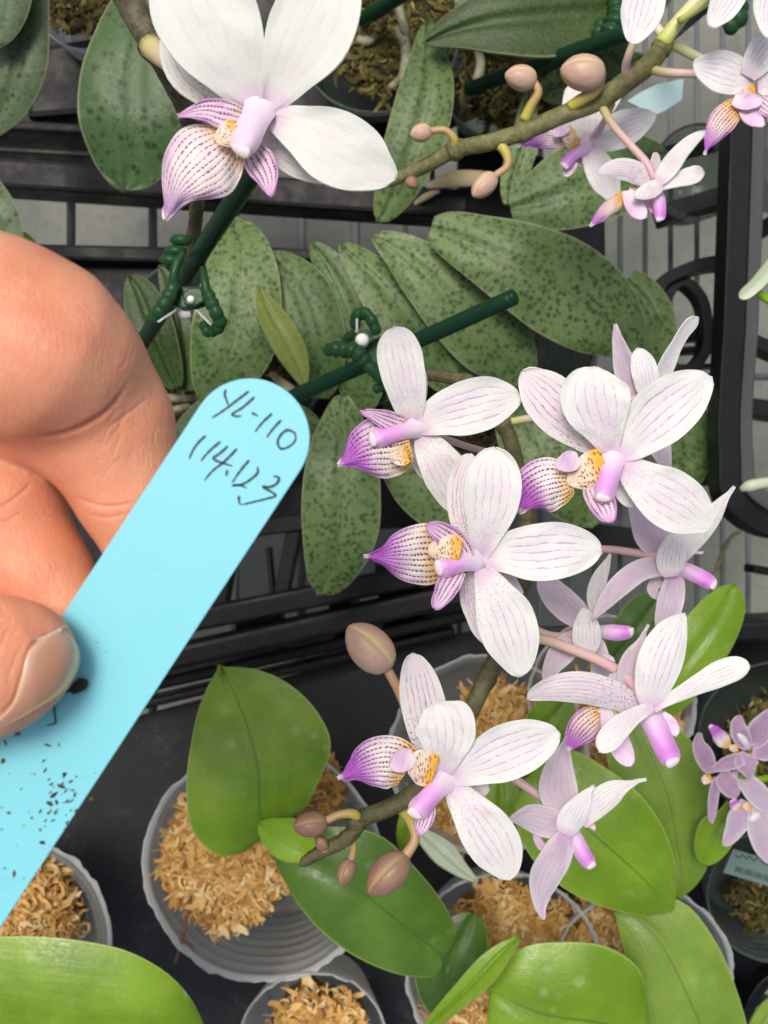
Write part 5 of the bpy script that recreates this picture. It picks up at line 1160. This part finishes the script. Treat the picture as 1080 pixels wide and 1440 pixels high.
# blue tag
ZT = .395
tg = thing('plant_tag', P(352, 615, ZT), 'long pale blue plant tag with handwriting held between thumb and fingers', 'tag')
cx, cy, rT = 351.5, 616, 84
dv = np.array([-.5485, .836]); nv = np.array([.836, .5485])
poly = []
for k in range(33):
    a = math.pi * k / 32
    q = np.array([cx, cy]) + rT * (math.cos(a) * nv - math.sin(a) * dv)
    poly.append((q[0], q[1]))
e = np.array([cx, cy]) + dv * 1000
poly += [tuple(e - nv * rT), tuple(e + nv * rT)]
link('plate', prism_me([P(x, y, ZT).xy for x, y in poly], ZT - .0006, ZT, .00012, 2), M['tag'], tg, smooth=False)
def ink(strokes, ox, oy, sc, name, w0=2.3):
    vs, fs = [], []
    for stn in strokes:
        pts = [(ox + x / sc, oy + y / sc) for x, y in stn]
        L_ = sum(math.dist(pts[i], pts[i+1]) for i in range(len(pts)-1)); n = max(8, int(L_ / 1.2))
        c = catmull(pts, n); tn = np.gradient(c, axis=0); tn /= np.linalg.norm(tn, axis=1)[:, None] + 1e-9
        k0 = len(vs); sd = random.random() * 9
        for i in range(n):
            u = i / (n - 1)
            wd = w0 * (1.12 - .42 * u + .10 * math.sin(i * .7 + sd)) * min(1, .55 + 6 * min(u, 1 - u)) * .80
            nn = np.array([-tn[i, 1], tn[i, 0]]) * wd
            for q in (c[i] + nn, c[i] - nn): vs.append(P(q[0], q[1], ZT + .00006))
        for i in range(n - 1): fs.append((k0+2*i, k0+2*i+1, k0+2*i+3, k0+2*i+2))
    me = mesh(vs, fs)
    for p_ in me.polygons:
        if p_.normal.z < 0: p_.flip()
    return link(name, me, M['ink'], tg, smooth=False)
ink([[(620, 215), (612, 245), (625, 285), (632, 312)], [(765, 225), (700, 275), (600, 350), (530, 395)], [(800, 262), (730, 325), (660, 378), (690, 384), (720, 380)], [(782, 362), (822, 382)],
     [(912, 368), (850, 425), (805, 483)], [(970, 408), (925, 455), (878, 518)], [(1050, 488), (1010, 472), (965, 505), (947, 550), (965, 588), (1020, 575), (1060, 530), (1055, 492), (1035, 474)]], 180, 500, 4.5, 'handwriting')
ink([[(492, 508), (430, 570), (388, 655)], [(585, 545), (520, 600), (460, 668)], [(632, 572), (580, 620), (540, 650), (600, 680), (660, 698)], [(690, 588), (610, 670), (530, 735), (485, 790)], [(628, 725), (622, 762)],
     [(768, 662), (710, 730), (660, 805)], [(818, 705), (822, 735), (780, 780), (720, 815), (662, 822), (700, 820), (750, 840)],
     [(920, 765), (955, 775), (945, 805), (905, 830), (855, 832), (900, 858), (935, 885), (880, 905), (800, 925), (715, 945)], [(705, 888), (702, 920), (712, 945)]], 180, 500, 4.5, 'handwriting')
# dirt on the tag
rng = random.Random(4); vs, fs = [], []
def flake(px, py, s, asp=1., ang=None):
    k0 = len(vs); c = P(px, py, ZT); rr = s / ppm(ZT); an = rng.random() * 6.3 if ang is None else ang; n = 7
    for i in range(n):
        a = i / n * 2 * math.pi; q = rr * rng.uniform(.6, 1.2); x, y = q * math.cos(a) * asp, q * math.sin(a)
        vs.append((c.x + x * math.cos(an) - y * math.sin(an), c.y + x * math.sin(an) + y * math.cos(an), ZT + .00005))
    vs.append((c.x, c.y, ZT + .00005 + rr * .5))
    for i in range(n): fs.append((k0 + i, k0 + (i + 1) % n, k0 + n))
for _ in range(55):
    t_ = rng.random() ** .8; u_ = rng.uniform(-1, 1)
    q = np.array([120., 1010.]) + dv * (t_ * 250) + nv * (u_ * 78)
    if rng.random() < .35 and q[1] < 1090: continue
    flake(q[0], q[1], rng.choice((.7, .9, 1.1, 1.4, 2.2)), rng.choice((1., 1.6, 2.6)))
for x, y, s, a_ in ((137, 903, 1.1, 1), (149, 916, .9, 1), (25, 1032, 3, 1.8), (83, 1047, 1.6, 1.6), (45, 1150, 2, 1), (85, 1105, 3.4, 2.2), (76, 1118, 3, 2.6), (70, 1130, 3.2, 2.4), (90, 1088, 2.2, 1.8), (80, 1128, 2.4, 2), (60, 1185, 2.6, 2), (20, 1228, 3, 2), (4, 1070, 3.4, 1.5), (8, 1045, 2.4, 2)):
    flake(x, y, s, a_)
for k in range(40):
    flake(78 + rng.gauss(0, 16), 1125 + rng.gauss(0, 30), rng.uniform(.8, 2), 2.4, .6 + rng.gauss(0, .3))
o = link('dirt', mesh(vs, fs), M['dirt']); tag(o, 'scattered black specks of potting dirt on the lower half of the blue tag', 'dirt', kind='stuff')
rt = thing('root_fragment', P(104, 965, ZT), 'tiny dark clod with a curled thread lying on the blue tag by the thumbnail', 'debris')
tube('clod', [(101, 973, ZT+.0006, 3), (106, 969, ZT+.0011, 7), (112, 964, ZT+.0012, 8.5), (118, 960, ZT+.001, 7.5), (122, 957, ZT+.0006, 3)], M['dirt'], rt, n=24, seg=16, rough=.22, flat=.7)
tube('thread', [(98, 970, ZT+.0006, 2.4), (88, 976, ZT+.0004, 1.8), (77, 990, ZT+.0003, 1.4), (77, 1005, ZT+.0003, 1.2), (79, 1017, ZT+.0002, 1.1)], M['dirt'], rt, n=24, seg=8, rough=.1)
tube('thread', [(79, 1016, ZT+.0002, 1.2), (72, 1019, ZT+.0002, .9), (66, 1020, ZT+.0002, .7)], M['dirt'], rt, n=10, seg=8)

# ================================================================ HAND
def hp(px, py, dz): return P(px, py, ZT + dz)
def build_hand():
    chains = {
     'index_a': [(hp(-420, 260, -.016), .0160), (hp(-170, 400, .000), .0140), (hp(0, 474, .002), .0132), (hp(60, 497, .0015), .0122), (hp(94, 518, -.001), .0106)],
     'index_b': [(hp(60, 560, -.0072), .0105), (hp(112, 535, -.0058), .0098), (hp(144, 602, -.0078), .0101), (hp(180, 684, -.0088), .0079), (hp(205, 760, -.0083), .0066)],
     'middle': [(hp(-420, 500, -.026), .0150), (hp(-180, 630, -.016), .0122), (hp(-70, 690, -.013), .0110), (hp(-6, 722, -.0125), .0100), (hp(46, 800, -.0105), .0078), (hp(110, 880, -.0088), .0064)],
     'ring': [(hp(-440, 740, -.036), .0140), (hp(-220, 800, -.026), .0115), (hp(-150, 850, -.022), .0095), (hp(-110, 920, -.019), .0075)],
     'thumb': [(hp(-430, 1020, -.008), .0170), (hp(-240, 985, .003), .0120), (hp(-110, 955, .0075), .0098), (hp(-14, 936, .0078), .0090), (hp(22, 927, .0065), .0076), (hp(41, 922, .0055), .0053)],
     'palm': [(hp(-480, 330, -.030), .020), (hp(-520, 620, -.040), .024), (hp(-520, 900, -.034), .023)],
     'palm2': [(hp(-520, 900, -.034), .023), (hp(-640, 800, -.045), .028), (hp(-820, 820, -.05), .026)],
     'palm3': [(hp(-480, 330, -.030), .020), (hp(-640, 700, -.045), .028)],
    }
    allp = [p for c in chains.values() for p, r in c]
    lo = np.array([min(p[i] for p in allp) for i in range(3)]) - .031; hi = np.array([max(p[i] for p in allp) for i in range(3)]) + .031
    hs = .0006
    n = np.ceil((hi - lo) / hs).astype(int)
    X = (lo[0] + hs * np.arange(n[0]))[:, None, None].astype(np.float32); Y = (lo[1] + hs * np.arange(n[1]))[None, :, None].astype(np.float32); Z = (lo[2] + hs * np.arange(n[2]))[None, None, :].astype(np.float32)
    def smin(a, b, k):
        h = np.clip(.5 + .5 * (b - a) / k, 0, 1); return b + (a - b) * h - k * h * (1 - h)
    def cone(a, ra, b, rb):
        ab = np.array(b - a); L2 = float(ab @ ab)
        t = np.clip(((X - a[0]) * ab[0] + (Y - a[1]) * ab[1] + (Z - a[2]) * ab[2]) / L2, 0, 1)
        t2 = t * t * (3 - 2 * t)
        return np.sqrt((X - a[0] - t * ab[0]) ** 2 + (Y - a[1] - t * ab[1]) ** 2 + (Z - a[2] - t * ab[2]) ** 2) - (ra + (rb - ra) * (.5 * t + .5 * t2))
    D = None
    ks = {'index_b': .0022, 'middle': .0010, 'ring': .0010, 'thumb': .0016}
    for nme, c in chains.items():
        f = None
        for (a, ra), (b, rb) in zip(c[:-1], c[1:]):
            g_ = cone(a, ra, b, rb); f = g_ if f is None else smin(f, g_, .0030)
        D = f if D is None else smin(D, f, ks.get(nme, .012))
    # naive surface nets
    s = D < 0
    c8 = [s[i:n[0]-1+i, j:n[1]-1+j, k:n[2]-1+k] for i in (0, 1) for j in (0, 1) for k in (0, 1)]
    cnt = sum(c.astype(np.int8) for c in c8); act = (cnt > 0) & (cnt < 8)
    idx = np.argwhere(act); vid = -np.ones(act.shape, np.int64); vid[act] = np.arange(len(idx))
    acc = np.zeros((len(idx), 3)); num = np.zeros(len(idx))
    cor = [(i, j, k) for i in (0, 1) for j in (0, 1) for k in (0, 1)]
    for a in range(8):
        for b in range(a + 1, 8):
            if sum(abs(cor[a][q] - cor[b][q]) for q in range(3)) != 1: continue
            da = D[idx[:, 0] + cor[a][0], idx[:, 1] + cor[a][1], idx[:, 2] + cor[a][2]]; db = D[idx[:, 0] + cor[b][0], idx[:, 1] + cor[b][1], idx[:, 2] + cor[b][2]]
            m = (da < 0) != (db < 0); t = np.where(m, da / np.where(m, da - db, 1), 0)
            pa = np.array(cor[a], float); pb = np.array(cor[b], float)
            acc += np.where(m[:, None], pa + t[:, None] * (pb - pa), 0); num += m
    V = lo + hs * (idx + acc / num[:, None])
    fs_ = []
    for ax in range(3):
        o1, o2 = [(1, 2), (2, 0), (0, 1)][ax]
        sa = [slice(1, -1)] * 3; sa[ax] = slice(0, n[ax] - 1); sb = list(sa); sb[ax] = slice(1, n[ax])
        A, B = s[tuple(sa)], s[tuple(sb)]
        e_ = np.argwhere(A != B); 
        if not len(e_): continue
        base = e_ + 1; base[:, ax] -= 1
        flip = A[e_[:, 0], e_[:, 1], e_[:, 2]]
        q = []
        for d1, d2 in ((0, 0), (1, 0), (1, 1), (0, 1)):
            b_ = base.copy(); b_[:, o1] -= 1 - d1; b_[:, o2] -= 1 - d2
            q.append(vid[b_[:, 0], b_[:, 1], b_[:, 2]])
        q = np.stack(q, 1); q[~flip] = q[~flip][:, ::-1]; fs_.append(q)
    Fq = np.concatenate(fs_)
    # smooth a little
    E = np.concatenate([Fq[:, [0, 1]], Fq[:, [1, 2]], Fq[:, [2, 3]], Fq[:, [3, 0]]])
    for it in range(4):
        sm = np.zeros_like(V); ct = np.zeros(len(V))
        np.add.at(sm, E[:, 0], V[E[:, 1]]); np.add.at(ct, E[:, 0], 1); np.add.at(sm, E[:, 1], V[E[:, 0]]); np.add.at(ct, E[:, 1], 1)
        V = V * .5 + .5 * sm / ct[:, None]
    me = bpy.data.meshes.new('hand'); me.from_pydata(V.tolist(), [], Fq.tolist()); me.update()
    # skin creases and wrinkles: refine the surface beside them, then press them in
    rg = random.Random(11)
    CR = [([(26, 616), (60, 614), (92, 609), (122, 597), (150, 578), (170, 555), (182, 535)], .00085, 3.4), ([(105, 697), (140, 711), (188, 705)], .00022, 2.8), ([(122, 722), (150, 728), (178, 721)], .00016, 2.4),
          ([(-4, 716), (20, 701), (44, 680)], .00026, 2.8), ([(0, 736), (18, 728), (36, 716)], .00014, 2.2), ([(150, 603), (185, 578), (208, 560)], .00016, 2.4), ([(178, 512), (190, 492), (194, 470)], .00016, 2.6), ([(168, 520), (180, 498), (182, 478)], .00012, 2.2),
          ([(-10, 1012), (16, 991), (31, 950), (44, 910), (64, 893), (86, 884)], .00034, 3.0), ([(10, 965), (20, 930), (36, 900)], .00010, 2.4), ([(-6, 930), (2, 905), (16, 880)], .00010, 2.4)]
    for k in range(16):
        x, y = rg.uniform(160, 222), rg.uniform(560, 665); L_ = rg.uniform(9, 20); a_ = 1.95 + rg.gauss(0, .12)
        CR.append(([(x, y), (x + L_ * math.cos(a_) + rg.gauss(0, 1), y + L_ * math.sin(a_)), (x + 2 * L_ * math.cos(a_), y + 2 * L_ * math.sin(a_))], rg.uniform(.00004, .0001), 1.9))
    for k in range(12):
        x, y = rg.uniform(-5, 75), rg.uniform(740, 850); L_ = rg.uniform(8, 18); a_ = 1.15 + rg.gauss(0, .15)
        CR.append(([(x, y), (x + L_ * math.cos(a_) + rg.gauss(0, 1), y + L_ * math.sin(a_)), (x + 2 * L_ * math.cos(a_), y + 2 * L_ * math.sin(a_))], rg.uniform(.00004, .00009), 1.9))
    for k in range(10):
        x, y = rg.uniform(5, 60), rg.uniform(862, 900); a_ = 2.2 + rg.gauss(0, .2); L_ = rg.uniform(6, 12)
        CR.append(([(x, y), (x + L_ * math.cos(a_), y + L_ * math.sin(a_)), (x + 2 * L_ * math.cos(a_), y + 2 * L_ * math.sin(a_))], rg.uniform(.00004, .00008), 1.8))
    LN = [catmull(p_, 40) for p_, d_, w_ in CR]
    bm = bmesh.new(); bm.from_mesh(me); bm.normal_update()
    allq = np.concatenate([l[::2] for l in LN])
    def pix(vv): return 540 + vv[:, 0] * F / (H - vv[:, 2]), 720 - vv[:, 1] * F / (H - vv[:, 2])
    px, py = pix(V); dm = np.full(len(V), 1e9); vis = (px > -20)
    sub = np.where(vis)[0]
    for q in allq: dm[sub] = np.minimum(dm[sub], (px[sub] - q[0]) ** 2 + (py[sub] - q[1]) ** 2)
    bm.verts.ensure_lookup_table(); near = dm < 12 ** 2
    es = [e_ for e_ in bm.edges if near[e_.verts[0].index] and near[e_.verts[1].index] and e_.verts[0].normal.z > .1]
    bmesh.ops.subdivide_edges(bm, edges=es, cuts=2, use_grid_fill=True, smooth=0)
    bm.to_mesh(me); bm.free(); me.update()
    V = np.empty(len(me.vertices) * 3); me.vertices.foreach_get('co', V); V = V.reshape(-1, 3)
    N = np.empty(len(V) * 3); me.vertices.foreach_get('normal', N); N = N.reshape(-1, 3)
    px, py = pix(V); top = np.clip(N[:, 2] * 2, 0, 1); disp = np.zeros(len(V)); sub = np.where(px > -20)[0]
    for (p_, dep, wid), c in zip(CR, LN):
        dmin = np.full(len(sub), 1e9); fade = np.zeros(len(sub))
        for k, q in enumerate(c):
            dd = (px[sub] - q[0]) ** 2 + (py[sub] - q[1]) ** 2; m = dd < dmin; dmin[m] = dd[m]; fade[m] = min(1, 5 * (k + 1) / 40, 5 * (40 - k) / 40)
        disp[sub] += dep * np.exp(-dmin / wid ** 2) * fade
    V = V - N * (disp * top)[:, None]
    me.vertices.foreach_set('co', V.astype(np.float32).ravel()); me.update()
    return me
hm = build_hand()
hd = thing('person', hp(-420, 640, -.03), 'bare left hand reaching in from the left pinching the blue tag with thumb in front', 'person')
bvh = BVHTree.FromPolygons([v.co.copy() for v in hm.vertices], [tuple(p.vertices) for p in hm.polygons])
link('body', hm, M['skin'], hd)
# thumbnail laid on the thumb surface
def on_thumb(px, py, lift, fall=.0055):
    o_ = Vector((0, 0, H)); d_ = (P(px, py, ZT) - o_).normalized()
    hit = bvh.ray_cast(o_, d_)
    if hit[0] is None: return None
    return hit[0] - d_ * lift
nl = [(-4, 1014), (16, 993), (31, 950), (44, 911), (64, 895), (86, 887)]      # cuticle side
nr_ = [(6, 1022), (50, 998), (90, 972), (109, 944), (112, 916), (92, 888)]      # free edge
nu, nvv = 22, 22
A = catmull(nl, nu); B = catmull(nr_, nu)
zz = np.full((nu, nvv), np.nan)
for i in range(nu):
    for j in range(nvv):
        q = A[i] + (B[i] - A[i]) * j / (nvv - 1); h_ = on_thumb(q[0], q[1], .00025)
        if h_ is not None and h_.z > ZT + .0015: zz[i, j] = h_.z
for i in range(nu):
    ok = np.where(~np.isnan(zz[i]))[0]
    if len(ok) > 1:
        k = ok[-1]; sl_ = zz[i, k] - zz[i, k-1]
        for j in range(k + 1, nvv): zz[i, j] = zz[i, j-1] + max(sl_, -.0006)
        for j in range(ok[0]): zz[i, j] = zz[i, ok[0]]
zc = np.nanmean(zz); zz = np.where(np.isnan(zz), zc, zz); zz = np.maximum(zz, ZT + .0012)
for _ in range(6):
    zp = np.pad(zz, 1, mode='edge'); zz = (zp[1:-1, 1:-1] * 2 + zp[:-2, 1:-1] + zp[2:, 1:-1] + zp[1:-1, :-2] + zp[1:-1, 2:]) / 6
zz += .00025
vs = []; fs = []; uvs = []
for i in range(nu):
    for j in range(nvv):
        q = A[i] + (B[i] - A[i]) * j / (nvv - 1); vs.append(P(q[0], q[1], zz[i, j])); uvs.append((j / (nvv - 1), i / (nu - 1)))
for i in range(nu - 1):
    for j in range(nvv - 1): k = i * nvv + j; fs.append((k, k+1, k+nvv+1, k+nvv))
me = mesh(vs, fs)
if sum(p_.normal.z for p_ in me.polygons) < 0: me.flip_normals()
ul = me.uv_layers.new(name='UVMap'); idx = np.empty(len(me.loops), int); me.loops.foreach_get('vertex_index', idx)
ul.data.foreach_set('uv', np.array(uvs)[idx].astype(np.float32).ravel())
o = link('nail', me, M['nail'], hd); m_ = o.modifiers.new('thickness', 'SOLIDIFY'); m_.thickness = .0005; m_.offset = -1
# dry skin flakes along the cuticle
for pts in ([(66, 894), (76, 889), (86, 884), (92, 880)], [(33, 947), (36, 932), (42, 920)], [(52, 900), (58, 897), (64, 896)]):
    c = catmull(pts, 14); vs = []
    for q in c:
        h_ = on_thumb(q[0], q[1], .0004)
        if h_ is not None: vs.append((*h_, .00009 * (.6 + .5 * random.random())))
    if len(vs) > 4: link('dry_skin', tube_me(vs, n=20, seg=6, rough=.3), M['white_pin'], hd)
